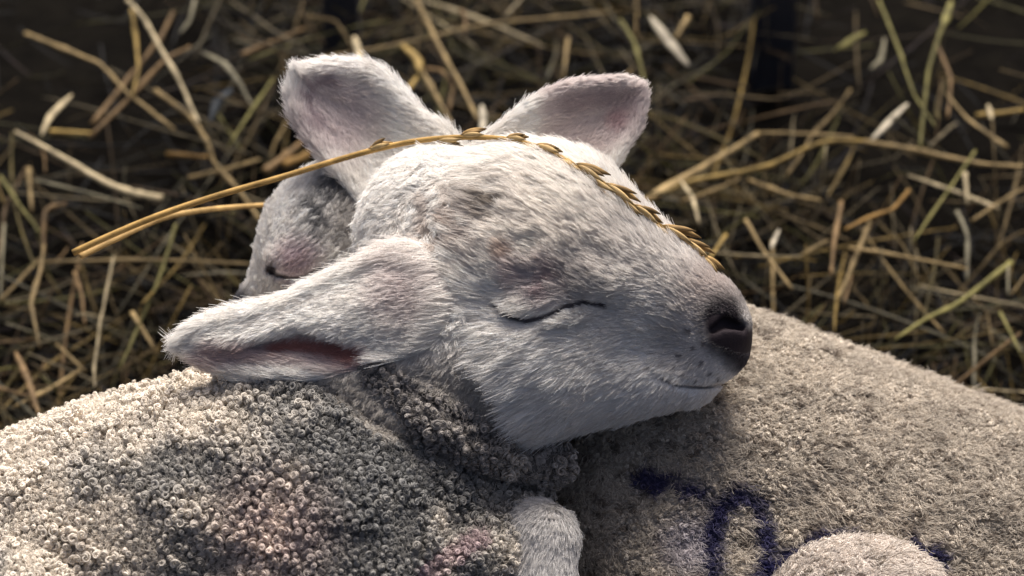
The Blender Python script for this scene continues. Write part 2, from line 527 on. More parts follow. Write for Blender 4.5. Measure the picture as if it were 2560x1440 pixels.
def B_parts(P):
    d = {}
    h = ell(P, q(850, 610, -340), (205, 215, 170), 10)
    h = smin(h, cone(P, q(800, 640, -340), q(655, 800, -400), 160, 78), 50)
    h = smin(h, ell(P, q(735, 655, -215), (75, 52, 42), -10), 25)
    h = smin(h, ell(P, q(640, 790, -400), (62, 70, 80)), 30)
    h = smin(h, cone(P, q(860, 720, -340), q(680, 860, -400), 130, 60), 50)
    de, pe = line2(P, B_EYE)
    h = smax(h, -np.where(P[:, 2] > -300, de - 3, 1e3), 12)
    d['head'] = h
    d['neck'] = chain(P, Q3([(930, 640, -400), (1350, 800, -460), (1750, 1150, -520)]), [170, 220, 380])
    b = chain(P, Q3([(1760, 1255, -520), (2150, 1375, -500), (2560, 1500, -470), (2900, 1640, -440)]), [522, 490, 468, 430])
    b = smin(b, chain(P, Q3([(1900, 1600, -350), (2600, 1750, -350)]), [430, 430]), 120)
    b = smin(b, cone(P, q(1500, 1250, -330), q(1700, 1500, -200), 180, 260), 120)
    d['body'] = lumps(P, b, 53)
    d['leg'] = ell(P, q(2150, 1545, 60), (235, 195, 190))
    d['ear'] = B_ear(P)
    return d

def B_sdf(P):
    d = B_parts(P)
    x = smin(d['head'], d['neck'], 60)
    x = smin(x, d['body'], 80)
    x = smin(x, d['leg'], 14)
    x = smin(x, d['ear'], 30)
    return x

def lerp(a, b, t): return a + (b - a) * t[:, None]
def blob(x, y, cx, cy, r, soft=0.6):
    return 1 - sstep(r * (1 - soft), r * (1 + soft), np.hypot(x - cx, y - cy))
def C(*c): return np.array(c, float)

def dist_px(x, y, pts):
    P = np.stack([x, y], 1)
    return line2(P, np.array(pts, float))[0]

SPOTS = [(1703, 888, 8), (1722, 830, 10), (1755, 905, 7), (1665, 905, 6), (1690, 915, 6), (1735, 870, 6), (1780, 930, 6), (1745, 945, 5), (1800, 945, 6), (1640, 880, 4),
         (1760, 860, 6), (1735, 800, 6), (1715, 930, 4), (1500, 760, 6), (1530, 790, 5), (1625, 915, 4)]

def A_color(P, reg):
    x, y = photo_xy(P); n = len(P)
    c = np.tile(C(0.87, 0.835, 0.79), (n, 1))
    n1 = fbm(P, 60, 1)[:, None]; n2 = vnoise(P, 14, 5)
    face = (reg == 'head') | (reg == 'neck')
    c = c * (0.92 + 0.16 * n1)
    f = face.astype(float)
    # grey-brown muzzle and bridge hair, warm dirt on poll, pink lids
    c = lerp(c, C(0.40, 0.365, 0.35), f * 0.42 * blob(x, y, 1640, 620, 130, 0.9) * (0.35 + 0.65 * sstep(0.3, 0.75, vnoise(P, 9, 5))))
    c = lerp(c, C(0.46, 0.41, 0.38), f * 0.18 * blob(x, y, 1500, 640, 110, 0.9) * (0.35 + 0.65 * sstep(0.3, 0.75, vnoise(P, 9, 6))))
    c = lerp(c, C(0.62, 0.54, 0.44), f * 0.28 * blob(x, y, 1330, 560, 150, 0.9))
    c = lerp(c, C(0.40, 0.33, 0.30), f * 0.75 * blob(x, y, 1790, 730, 75, 0.8))
    c = lerp(c, C(0.34, 0.30, 0.28), f * 0.5 * blob(x, y, 1745, 850, 70, 0.9))
    c = lerp(c, C(0.20, 0.155, 0.11), f * 0.85 * blob(x, y, 1230, 500, 50, 0.8) * sstep(0.25, 0.6, vnoise(P, 25, 2)))
    c = lerp(c, C(0.36, 0.27, 0.22), f * 0.7 * blob(x, y, 1120, 575, 90, 0.7) * sstep(0.3, 0.6, vnoise(P, 30, 3)))
    c = lerp(c, C(0.42, 0.22, 0.12), f * 0.5 * blob(x, y, 1280, 640, 24, 0.7))
    c = lerp(c, C(0.30, 0.185, 0.21), f * 0.72 * blob(x, y, 1382, 706, 46, 0.8) * (0.45 + 0.55 * sstep(0.3, 0.6, n2)))
    c = lerp(c, C(0.36, 0.24, 0.26), f * 0.45 * blob(x, y, 1300, 690, 30, 0.8))
    c = lerp(c, C(0.30, 0.26, 0.25), f * 0.45 * blob(x, y, 1450, 690, 50, 0.8) * (0.4 + 0.6 * sstep(0.35, 0.6, vnoise(P, 9, 7))))
    de = dist_px(x, y, [(1243, 762), (1275, 792), (1320, 803), (1370, 790), (1415, 768), (1462, 757), (1520, 765)])
    c = lerp(c, C(0.035, 0.022, 0.03), f * 0.9 * (1 - sstep(3, 11, de)))
    dn = np.minimum(dist_px(x, y, [(1806, 795), (1815, 835), (1870, 870)]), 1e3)
    nose = f * (1 - sstep(34, 84, dn + 10 * (vnoise(P, 20, 8) - 0.5)))
    c = lerp(c, C(0.022, 0.016, 0.019), nose)
    c = lerp(c, C(0.06, 0.045, 0.048), f * 0.7 * blob(x, y, 1858, 905, 30, 0.8))
    dm = dist_px(x, y, [(1655, 945), (1700, 964), (1760, 968), (1815, 960), (1862, 930)])
    c = lerp(c, C(0.06, 0.04, 0.045), f * 0.5 * (1 - sstep(2, 7, dm)) * (1 - sstep(1770, 1850, x)))
    for sx, sy, sr in SPOTS: c = lerp(c, C(0.09, 0.07, 0.07), f * 0.75 * blob(x, y, sx, sy, sr * 0.8, 0.7))
    # neck and collar wool, a little dirty
    nk = (reg == 'neck').astype(float)
    c = lerp(c, C(0.40, 0.36, 0.31), nk * 0.75 * sstep(820, 980, y))
    # ears
    e1 = (reg == 'ear1').astype(float)
    de1 = dist_px(x, y, [(700, 866), (760, 858), (830, 872), (895, 890)])
    de0 = dist_px(x, y, [(560, 878), (640, 868), (720, 862), (800, 868), (895, 890)])
    c = lerp(c, C(0.52, 0.36, 0.34), e1 * 0.75 * (1 - sstep(18, 70, de0)) * sstep(835, 875, y))
    c = lerp(c, C(0.46, 0.19, 0.15), e1 * 0.95 * (1 - sstep(8, 36, de1)))
    c = lerp(c, C(0.50, 0.40, 0.40), e1 * 0.5 * blob(x, y, 1030, 720, 80, 0.9))
    e2 = (reg == 'ear2').astype(float)
    din = dist_px(x, y, [(1400, 270), (1500, 250), (1560, 262), (1548, 300), (1480, 340), (1400, 345)])
    c = lerp(c, C(0.27, 0.215, 0.22), e2 * 0.75 * (1 - sstep(8, 42, dist_px(x, y, [(1410, 262), (1500, 248), (1562, 255), (1562, 290), (1535, 318)]))))
    c = lerp(c, C(0.42, 0.20, 0.21), e2 * 0.75 * blob(x, y, 1533, 308, 26, 0.8))
    c = lerp(c, C(0.55, 0.44, 0.44), e2 * 0.6 * (1 - sstep(30, 90, din)))
    # fleece: cream tips, slate dirt in patches
    bd = ((reg == 'body') | (reg == 'fold')).astype(float)
    dirt = sstep(0.34, 0.68, fbm(P, 240, 21) + 0.16 * sstep(500, 900, x) * (1 - sstep(1080, 1300, x)) - 0.30 * sstep(1250, 950, y + 0.25 * (x - 300)) * (x < 620))
    wc = lerp(np.tile(C(0.74, 0.665, 0.565), (n, 1)) * 0.86, C(0.21, 0.205, 0.195), dirt * 0.85)
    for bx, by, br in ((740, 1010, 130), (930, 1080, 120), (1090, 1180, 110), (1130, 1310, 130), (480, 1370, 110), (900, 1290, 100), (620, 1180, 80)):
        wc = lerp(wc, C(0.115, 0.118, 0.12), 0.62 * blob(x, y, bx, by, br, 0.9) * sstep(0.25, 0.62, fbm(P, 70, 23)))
    wc = lerp(wc, C(0.42, 0.33, 0.29), 0.15 * (reg == 'fold') * 1.0)
    wc = lerp(wc, C(0.42, 0.28, 0.30), 0.55 * (1 - sstep(14, 34, dist_px(x, y, [(1060, 1430), (1120, 1390), (1200, 1350)]))))
    wc = lerp(wc, C(0.52, 0.33, 0.30), 0.35 * blob(x, y, 680, 1330, 130, 0.8))
    c = lerp(c, wc[0] * 0, bd) + wc * bd[:, None]
    lg = (reg == 'leg').astype(float)
    c = lerp(c, C(0.62, 0.60, 0.58), lg * 0.7)
    return np.clip(c, 0.01, 0.9)

BLUE = [([(1600, 1200), (1660, 1212), (1740, 1228)], 20),
        ([(1775, 1450), (1775, 1330), (1795, 1265), (1840, 1238), (1880, 1255), (1908, 1310), (1912, 1380), (1890, 1450)], 19),
        ([(1905, 1450), (1960, 1390), (2050, 1345), (2120, 1335)], 14), ([(2270, 1362), (2320, 1380), (2350, 1395)], 17)]

def B_color(P, reg):
    x, y = photo_xy(P); n = len(P)
    c = np.tile(C(0.87, 0.84, 0.80), (n, 1)) * (0.86 + 0.28 * fbm(P, 60, 31)[:, None])
    hd = (reg == 'head').astype(float)
    n2 = vnoise(P, 16, 33)
    c = lerp(c, C(0.085, 0.09, 0.095), hd * 0.92 * blob(x, y, 835, 460, 52, 0.6) * sstep(0.2, 0.5, n2 + 0.15))
    c = lerp(c, C(0.12, 0.12, 0.125), hd * 0.9 * blob(x, y, 805, 540, 68, 0.7) * sstep(0.3, 0.55, n2))
    c = lerp(c, C(0.42, 0.39, 0.36), hd * 0.75 * blob(x, y, 890, 570, 85, 0.5))
    c = lerp(c, C(0.46, 0.34, 0.37), hd * 0.8 * blob(x, y, 735, 660, 50, 0.8))
    c = lerp(c, C(0.04, 0.03, 0.035), hd * 0.85 * (1 - sstep(2, 9, dist_px(x, y, [(668, 676), (690, 688), (728, 697), (765, 692), (800, 672)]))))
    c = lerp(c, C(0.04, 0.03, 0.035), hd * blob(x, y, 676, 676, 14, 0.5))
    c = lerp(c, C(0.07, 0.07, 0.085), hd * blob(x, y, 597, 760, 28, 0.7))
    er = (reg == 'ear').astype(float)
    c = lerp(c, C(0.33, 0.25, 0.28), er * 0.8 * (1 - sstep(6, 34, dist_px(x, y, [(850, 205), (790, 225), (768, 260), (785, 310), (800, 330)]))) * sstep(0.2, 0.55, n2 + 0.1))
    c = lerp(c, C(0.60, 0.50, 0.51), er * 0.6 * blob(x, y, 850, 300, 110, 0.6))
    bd = ((reg == 'body') | (reg == 'neck') | (reg == 'leg')).astype(float)
    wc = np.tile(C(0.465, 0.41, 0.34), (n, 1)) * (0.75 + 0.5 * fbm(P, 120, 41)[:, None])
    spk = sstep(0.66, 0.8, vnoise(P, 17, 44))
    wc = lerp(wc, C(0.14, 0.11, 0.085), spk * 0.8)
    wc = lerp(wc, C(0.62, 0.555, 0.50), (reg == 'leg') * 0.75 * (1 - spk))
    wc = lerp(wc, C(0.42, 0.39, 0.47), 0.5 * blob(x, y, 1720, 1360, 70, 0.6) * (reg == 'body'))
    for pts, wd in BLUE:
        dd = dist_px(x, y, pts) + 26 * (vnoise(P, 34, 47) - 0.5) + 18 * (vnoise(P, 11, 48) - 0.5)
        wc = lerp(wc, C(0.018, 0.018, 0.075), 0.95 * (1 - sstep(wd * 0.35, wd * 2.2, dd)) * ((reg != 'leg') + (reg == 'leg') * 0.0))
    c = lerp(c, C(0, 0, 0), bd) + wc * bd[:, None]
    return np.clip(c, 0.008, 0.9)

# ------------------------------------------------------------------ growing fur and wool
def regions(parts, names, P):
    d = parts(P)
    st = np.stack([d[k] for k in names], 1)
    return np.array(names)[st.argmin(1)]

def sample_roots(v, f, vn, n, weight=None):
    tri = np.concatenate([f[:, [0, 1, 2]], f[:, [0, 2, 3]]])
    a, b, c = v[tri[:, 0]], v[tri[:, 1]], v[tri[:, 2]]
    ar = np.linalg.norm(np.cross(b - a, c - a), axis=1)
    if weight is not None: ar = ar * weight[tri].mean(1)
    cs = np.cumsum(ar); k = np.searchsorted(cs, RNG.random(n) * cs[-1])
    u = RNG.random((n, 2)); s = np.sqrt(u[:, :1])
    wa, wb, wc = 1 - s, s * (1 - u[:, 1:]), s * u[:, 1:]
    P = wa * a[k] + wb * b[k] + wc * c[k]
    N = wa * vn[tri[k, 0]] + wb * vn[tri[k, 1]] + wc * vn[tri[k, 2]]
    return P, N / (np.linalg.norm(N, axis=1)[:, None] + 1e-9)

def facing(P, N):
    vd = np.array([0, 0, DU]) - P
    vd /= np.linalg.norm(vd, axis=1)[:, None]
    return (N * vd).sum(1)

def thin(P, dmin):
    """keep points at least dmin apart"""
    vx = np.floor(P / (dmin * 0.62)).astype(np.int64)
    key = (vx[:, 0] * 73856093) ^ (vx[:, 1] * 19349663) ^ (vx[:, 2] * 83492791)
    _, first = np.unique(key, return_index=True); first = np.sort(first)
    return first[_dart(P[first], dmin)]

def _dart(P, dmin):
    kd = KDTree(len(P))
    for i, p in enumerate(P): kd.insert(p, i)
    kd.balance()
    dead = np.zeros(len(P), bool); keep = []
    for i, p in enumerate(P):
        if dead[i]: continue
        keep.append(i)
        for _, j, _d in kd.find_range(p, dmin): dead[j] = True
    return np.array(keep)

def tangent(vec, N):
    t = vec - (vec * N).sum(1)[:, None] * N
    return t / (np.linalg.norm(t, axis=1)[:, None] + 1e-6)

def strands(P, N, T, length, lift, k=6, clump=0.5, csize=18, jit=0.12, wave=0.0):
    """bent hairs from roots P along T, lifted by N, gathered in locks"""
    n = len(P); t = np.linspace(0, 1, k)
    J = RNG.normal(0, jit, (n, 3))
    dirn = T + J
    nl = np.asarray(lift).reshape(-1, 1) * np.ones((n, 1))
    ln = np.asarray(length).reshape(-1, 1) * (0.7 + 0.6 * RNG.random((n, 1)))
    pts = np.empty((n, k, 3))
    for i, tt in enumerate(t):
        up = nl * (tt - 0.45 * tt * tt) * 1.3
        pts[:, i] = P + ln * (dirn * (0.35 * tt + 0.65 * tt ** 1.4) + N * up)
    if np.any(wave):
        b = np.cross(N, T); ph = RNG.random((n, 1)) * 6.28
        for i, tt in enumerate(t):
            pts[:, i] += wave * tt * (np.sin(ph + tt * 5.5) * b + 0.6 * np.cos(ph + tt * 5.5) * N)
    if clump:
        m = max(4, int(n / 9)); gi = RNG.permutation(n)[:m]
        kd = KDTree(m)
        for j, g in enumerate(gi): kd.insert(P[g], j)
        kd.balance()
        near = np.array([kd.find(p)[1] for p in P])
        G = pts[gi[near]]
        dist = np.linalg.norm(P - P[gi[near]], axis=1)
        wgt = clump * (1 - sstep(csize * 0.6, csize * 1.5, dist))
        for i, tt in enumerate(t):
            pts[:, i] = pts[:, i] * (1 - (wgt * tt)[:, None]) + G[:, i] * (wgt * tt)[:, None]
    return pts

def taper(k, r, tip=0.35): return r * (1 - (1 - tip) * np.linspace(0, 1, k) ** 1.5)

def staples(P, N, down, K, k, H, R, turns=1.35, lean=0.35):
    """little coiled wool locks: K strands each, wound into a knob"""
    n = len(P)
    T = tangent(np.tile(down, (n, 1)) + RNG.normal(0, 0.5, (n, 3)), N)
    axis = N + T * (lean * (0.4 + RNG.random((n, 1))))
    axis /= np.linalg.norm(axis, axis=1)[:, None]
    e1 = tangent(RNG.normal(0, 1, (n, 3)), axis); e2 = np.cross(axis, e1)
    big = 0.62 + 0.75 * sstep(0.25, 0.75, vnoise(P, 55, 61))[:, None]
    hh = H * big * (0.6 + 0.8 * RNG.random((n, 1))); rr = R * (0.5 + 0.5 * big) * (0.65 + 0.6 * RNG.random((n, 1)))
    sg = np.where(RNG.random((n, 1)) < 0.5, 1.0, -1.0)
    out = np.empty((n, K, k, 3)); t = np.linspace(0, 1, k)
    for j in range(K):
        ph = 2 * math.pi * j / K + RNG.normal(0, 0.5, (n, 1))
        hj = hh * (0.8 + 0.35 * RNG.random((n, 1))); rj = rr * (0.6 + 0.6 * RNG.random((n, 1)))
        for i, tt in enumerate(t):
            prof = (0.45 + 0.55 * math.sin(min(1.0, tt * 1.5) * math.pi / 2)) * (1.0 - 0.72 * max(0.0, (tt - 0.5) / 0.5) ** 1.2)
            a = sg * (ph + turns * 2 * math.pi * tt)
            hgt = hj * math.sin(tt * math.pi * 0.62) / 0.99
            out[:, j, i] = P + axis * (hgt - 2.0) + rj * prof * (np.cos(a) * e1 + np.sin(a) * e2)
    return out.reshape(n * K, k, 3)

def lamb_root(label, base, cat='lamb'):
    o = bpy.data.objects.new('lamb', None)
    o.location = base; o.empty_display_size = 0.05
    sc.collection.objects.link(o)
    bpy.context.view_layer.update()
    return tag(o, label, cat, 'two lambs lying in the straw')

def add_body(root, v, f, col):
    me = mesh_np('body', to_world(v), f, MAT_SKIN, col)
    o = bpy.data.objects.new('body', me)
    return link(o, root)

def build_A():
    root = lamb_root('sleeping white lamb with pink ear lining, head laid across the other lamb', (-0.12, -0.05, 0.0))
    v, f = surface_net(A_sdf, (-1800, -1500, -640), (700, 600, 480), 7.0)
    vn, _ = vert_normals(v, f)
    names = ['head', 'neck', 'body', 'fold', 'leg', 'ear1', 'ear2']
    reg = A_reg(v)
    col = A_color(v, reg)
    wl = (reg == 'body') | (reg == 'fold')
    col[wl] *= 0.42  # skin under the locks darkened: dirt, plus gap shading put into the colour
    body = add_body(root, v, f, col)
    vis = np.clip(facing(v, vn) + 0.35, 0.12, 1.0)
    vis = np.where(vis > 0.3, 1.0, vis)
    x, y = photo_xy(v)
    inframe = ((x > -120) & (x < 2680) & (y > -100) & (y < 1560)).astype(float) * 0.9 + 0.1
    vis = vis * inframe
    NOSE = q(1870, 860, 0)

    # face fur
    wgt = vis * ((reg == 'head'))
    P, N = sample_roots(v, f, vn, 165000, wgt)
    px, py = photo_xy(P)
    de = line2(np.stack([px, py], 1), np.array([(1243, 762), (1275, 792), (1320, 803), (1370, 790), (1415, 768), (1462, 757), (1520, 765)], float))[0]
    dn = dist_px(px, py, [(1795, 822), (1860, 845)])
    away = P - NOSE
    dd = np.linalg.norm(away, axis=1)
    flow = away / (dd[:, None] + 1e-6) + np.array([0, -0.25, 0.0]) * sstep(700, 950, py)[:, None] + 0.45 * np.stack([vnoise(P, 90, 3) - .5, vnoise(P, 90, 4) - .5, vnoise(P, 90, 5) - .5], 1) + 0.38 * np.stack([vnoise(P, 30, 13) - .5, vnoise(P, 30, 14) - .5, vnoise(P, 30, 15) - .5], 1)
    lidm = blob(px, py, 1340, 760, 70, 0.5)[:, None]
    flow = flow + lidm * np.array([-0.2, -0.5, 0.0]) * (py < 795)[:, None]
    T = tangent(flow, N)
    ln = 13 + 24 * sstep(100, 420, dd) + 10 * sstep(380, 560, dd) * sstep(760, 900, py)
    ln = ln * (0.3 + 0.7 * sstep(4, 30, de))
    xb = np.interp(py, [300, 430, 520, 600, 680, 800, 900, 1010, 1100], [1120, 1180, 1150, 1140, 1145, 1180, 1225, 1290, 1380])
    ln = ln + 16 * (1 - sstep(20, 90, px - xb))
    keep = (dn > 34 + 14 * RNG.random(len(P))) & (RNG.random(len(P)) < 0.25 + 0.75 * sstep(3, 12, de))
    dm = dist_px(px, py, [(1655, 945), (1700, 964), (1760, 968), (1815, 960), (1862, 930)])
    ln = ln * (0.3 + 0.7 * sstep(3, 22, dm))
    ln = ln * (0.35 + 0.65 * sstep(60, 110, dn))
    P, N, T, ln = P[keep], N[keep], T[keep], ln[keep]
    tuft = vnoise(P, 26, 71)
    ln = ln * (0.85 + 0.35 * tuft)
    pts = strands(P, N, T, ln, 0.28 + 0.16 * tuft, 6, 0.45, 13, 0.17)
    col = A_color(P, np.full(len(P), 'head')) * (0.82 + 0.36 * RNG.random((len(P), 1)))
    hair_obj('face_fur', pts, taper(6, 0.68), np.clip(col, 0.01, 0.9), MAT_FUR, root)

    # poll and neck: softer, wavier wool
    wgt = vis * (reg == 'neck')
    P, N = sample_roots(v, f, vn, 85000, wgt)
    px, py = photo_xy(P)
    T = tangent(np.tile([-0.7, -0.5, 0.0], (len(P), 1)) + 1.6 * np.stack([vnoise(P, 40, 6) - .5, vnoise(P, 40, 7) - .5, vnoise(P, 40, 8) - .5], 1), N)
    pts = strands(P, N, T, 26 - 6 * sstep(850, 1000, py), 0.55, 7, 0.6, 18, 0.25, 6.0)
    col = A_color(P, np.full(len(P), 'neck')) * (0.8 + 0.4 * RNG.random((len(P), 1)))
    hair_obj('neck_wool', pts, taper(7, 0.72), np.clip(col, 0.01, 0.9), MAT_FUR, root)

    # ears
    for nm, tip, cnt, base in (('ear1', q(430, 870, 110), 60000, 27), ('ear2', q(1640, 190, -110), 38000, 18)):
        wgt = vis * (reg == nm)
        P, N = sample_roots(v, f, vn, cnt, wgt)
        px, py = photo_xy(P)
        T = tangent(tip - P, N)
        ln = np.full(len(P), float(base))
        if nm == 'ear1':
            dc = dist_px(px, py, [(600, 878), (700, 858), (800, 862), (905, 890)])
            ln = ln * (0.6 + 0.4 * sstep(12, 45, dc)) + 10 * sstep(900, 1050, px)
            over = ((1 - sstep(20, 70, dc)) * (py < 862))[:, None]
            T = tangent(T + over * np.array([-0.2, -0.8, 0.3]), N)
        rim = sstep(-34, -4, poly2(P, EAR1 if nm == 'ear1' else EAR2))
        ln = ln * (1 + (0.75 if nm == 'ear1' else 0.4) * rim)
        pts = strands(P, N, T, ln, 0.45, 6, 0.4, 12, 0.2)
        col = A_color(P, np.full(len(P), nm)) * (0.84 + 0.32 * RNG.random((len(P), 1)))
        hair_obj('ear_fur', pts, taper(6, 0.66), np.clip(col, 0.01, 0.9), MAT_FUR, root)

    # lashes along the closed lids
    m = 200; tt = 0.05 + 0.70 * RNG.random(m)
    L3 = smooth_poly(np.array(LID3), 8, False); ii = tt * (len(L3) - 1.001); i0 = ii.astype(int)
    base = L3[i0] + (L3[i0 + 1] - L3[i0]) * (ii - i0)[:, None] + np.array([0, 0, 6.0])
    dr = np.stack([-0.25 + 0.5 * RNG.normal(0, .5, m), -0.9 + 0.2 * RNG.normal(0, 1, m), 0.55 + 0.2 * RNG.normal(0, 1, m)], 1)
    tv = np.linspace(0, 1, 5)[None, :, None]
    pts = base[:, None] + dr[:, None] * tv * (9 + 9 * RNG.random((m, 1, 1))) + np.array([0, -6.0, 0]) * tv ** 2
    hair_obj('eyelashes', pts, taper(5, 0.8), np.tile(C(0.16, 0.12, 0.11), (m, 1)), MAT_FUR, root)

    # foreleg
    P, N = sample_roots(v, f, vn, 26000, vis * (reg == 'leg'))
    T = tangent(np.tile([-0.35, -0.8, 0.2], (len(P), 1)) + 0.5 * np.stack([vnoise(P, 60, 6) - .5, vnoise(P, 60, 7) - .5, vnoise(P, 60, 8) - .5], 1), N)
    pts = strands(P, N, T, 26, 0.3, 6, 0.55, 16, 0.15)
    col = A_color(P, np.full(len(P), 'leg')) * (0.8 + 0.4 * RNG.random((len(P), 1)))
    hair_obj('leg_fur', pts, taper(6, 0.7), np.clip(col, 0.01, 0.9), MAT_FUR, root)

    # fleece
    P, N = sample_roots(v, f, vn, 85000, vis * wl)
    k = thin(P, 12.8); P, N = P[k], N[k]
    rg = regions(A_parts, ['body', 'fold'], P)
    K = 6
    pts = staples(P, N, np.array([0.1, -1.0, 0.1]), K, 12, 20.0, 8.3, 1.25, 0.6)
    col = A_color(P, rg) * (0.78 + 0.44 * RNG.random((len(P), 1)))
    col = np.repeat(col, K, 0) * (0.85 + 0.3 * RNG.random((len(P) * K, 1)))
    hair_obj('fleece', pts, np.full(12, 1.75), np.clip(col, 0.01, 0.85), MAT_WOOL, root)
    P, N = sample_roots(v, f, vn, 34000, vis * wl)
    T = tangent(RNG.normal(0, 1, P.shape), N)
    pts = strands(P + N * 5, N, T, 17, 0.7, 8, 0.3, 14, 0.3, 6.0)
    col = A_color(P, regions(A_parts, ['body', 'fold'], P)) * (0.75 + 0.5 * RNG.random((len(P), 1)))
    hair_obj('fleece_fuzz', pts, taper(8, 0.7), np.clip(col, 0.01, 0.85), MAT_WOOL, root)
    return root, v, f

def build_B():
    root = lamb_root('white lamb with blue spray marks on its fleece, grey patched brow, face turned away', (0.22, 0.06, 0.0))
    v, f = surface_net(B_sdf, (-820, -1500, -1080), (1900, 640, 340), 9.0)
    vn, _ = vert_normals(v, f)
    names = ['head', 'neck', 'body', 'leg', 'ear']
    reg = regions(B_parts, names, v)
    col = B_color(v, reg)
    wl = np.isin(reg, ['body', 'leg', 'neck'])
    col[wl] *= 0.8
    add_body(root, v, f, col)
    vis = np.clip(facing(v, vn) + 0.35, 0.12, 1.0); vis = np.where(vis > 0.3, 1.0, vis)
    x, y = photo_xy(v)
    vis = vis * (((x > -120) & (x < 2680) & (y > -100) & (y < 1560)).astype(float) * 0.9 + 0.1)

    P, N = sample_roots(v, f, vn, 52000, vis * (reg == 'head'))
    px, py = photo_xy(P)
    T = tangent(P - q(600, 820, -420), N) + 0.5 * np.stack([vnoise(P, 40, 6) - .5, vnoise(P, 40, 7) - .5, vnoise(P, 40, 8) - .5], 1) * sstep(780, 850, px)[:, None]
    de = dist_px(px, py, [(668, 676), (690, 688), (728, 697), (765, 692), (800, 672)])
    curl = sstep(760, 830, px) * (1 - sstep(620, 660, py))
    ln = (17 + 15 * sstep(700, 900, px)) * (0.25 + 0.75 * sstep(5, 28, de))
    pts = strands(P, N, T, ln, 0.45, 8, 0.7, 20, 0.2, (2.0 + 8.0 * curl)[:, None])
    col = B_color(P, np.full(len(P), 'head')) * (0.82 + 0.36 * RNG.random((len(P), 1)))
    hair_obj('face_fur', pts, taper(8, 0.75), np.clip(col, 0.01, 0.9), MAT_FUR, root)

    P, N = sample_roots(v, f, vn, 52000, vis * (reg == 'ear'))
    T = tangent(q(740, 170, -240) - P, N)
    rim = sstep(-36, -4, poly2(P, EARB))
    pts = strands(P, N, T, 24 * (1 + 0.6 * rim), 0.5, 6, 0.42, 12, 0.2)
    col = B_color(P, np.full(len(P), 'ear')) * (0.84 + 0.32 * RNG.random((len(P), 1)))
    hair_obj('ear_fur', pts, taper(6, 0.7), np.clip(col, 0.01, 0.9), MAT_FUR, root)

    P, N = sample_roots(v, f, vn, 90000, vis * wl)
    k = thin(P, 11.0); P, N = P[k], N[k]
    rg = regions(B_parts, ['body', 'neck', 'leg'], P)
    K = 5
    pts = staples(P, N, np.array([0.4, -0.8, 0.2]), K, 11, 12.0, 5.2, 0.8, 1.1)
    col = B_color(P, rg) * (0.75 + 0.5 * RNG.random((len(P), 1)))
    col = np.repeat(col, K, 0) * (0.85 + 0.3 * RNG.random((len(P) * K, 1)))
    hair_obj('fleece', pts, np.full(11, 1.6), np.clip(col, 0.008, 0.85), MAT_WOOL, root)
    P, N = sample_roots(v, f, vn, 75000, vis * wl)
    T = tangent(RNG.normal(0, 0.7, P.shape) + np.array([1.0, -0.45, 0]), N)
    pts = strands(P + N * 4, N, T, 22, 0.55, 8, 0.55, 15, 0.3, 6.5)
    col = B_color(P, regions(B_parts, ['body', 'neck', 'leg'], P)) * (0.75 + 0.5 * RNG.random((len(P), 1)))
    hair_obj('fleece_fuzz', pts, taper(8, 0.95), np.clip(col, 0.008, 0.85), MAT_WOOL, root)
    return root

import time as _t
_t0 = _t.time()
lambA, _, _ = build_A(); print('A', _t.time() - _t0, len(_.polygons) if hasattr(_, 'polygons') else '')
lambB = build_B(); print('B', _t.time() - _t0)

# ------------------------------------------------------------------ dark posts behind
def build_posts():
    m, t = new_mat('dark_blue_metal')
    out = t.nodes.new('ShaderNodeOutputMaterial'); b = t.nodes.new('ShaderNodeBsdfPrincipled')
    b.inputs['Roughness'].default_value = 0.55
    tc = t.nodes.new('ShaderNodeTexCoord'); nz = t.nodes.new('ShaderNodeTexNoise'); nz.inputs['Scale'].default_value = 60
    cr = t.nodes.new('ShaderNodeValToRGB')
    cr.color_ramp.elements[0].color = (0.004, 0.006, 0.012, 1); cr.color_ramp.elements[1].color = (0.010, 0.013, 0.022, 1)
    t.links.new(tc.outputs['Object'], nz.inputs['Vector']); t.links.new(nz.outputs['Fac'], cr.inputs[0])
    t.links.new(cr.outputs[0], b.inputs['Base Color']); t.links.new(b.outputs[0], out.inputs[0])
    import bmesh
    for (px, wpx, label) in ((857, 86, 'dark blue metal post rising from the straw behind the upright ear of the facing-away lamb'),
                             (1932, 108, 'thicker dark blue metal post rising from the straw beyond the sleeping lamb\'s nose')):
        g = ray_bed(px, 125 if px < 1000 else 50, 0.0)
        k = np.linalg.norm(g - (C0 + WT * D)) / D
        hw = wpx * S * k / 2
        bm = bmesh.new()
        bmesh.ops.create_cube(bm, size=1.0)
        bmesh.ops.scale(bm, vec=(2 * hw, 2 * hw, 0.75), verts=bm.verts)
        bmesh.ops.translate(bm, vec=(0, 0, 0.375), verts=bm.verts)
        bmesh.ops.bevel(bm, geom=[e for e in bm.edges], offset=hw * 0.18, segments=3, profile=0.6, affect='EDGES')
        me = bpy.data.meshes.new('metal_post'); bm.to_mesh(me); bm.free(); me.materials.append(m)
        o = bpy.data.objects.new('metal_post', me); link(o)
        o.location = (g[0], g[1], bed_z(g[0], g[1]) - 0.08)
        tag(o, label, 'post', 'dark posts behind the lambs')

def ray_bed(px, py, h):
    """where the sight line through a photo position meets the straw bed at height h above it"""
    cpos = C0 + WT * D
    d = to_world(q(px, py, 0)) - cpos; d /= np.linalg.norm(d)
    a, b = 0.8, 4.5
    for _ in range(30):
        mth = 0.5 * (a + b); p = cpos + d * mth
        if p[2] > bed_z1(p[0], p[1]) + h: a = mth
        else: b = mth
    return cpos + d * 0.5 * (a + b)
build_posts()

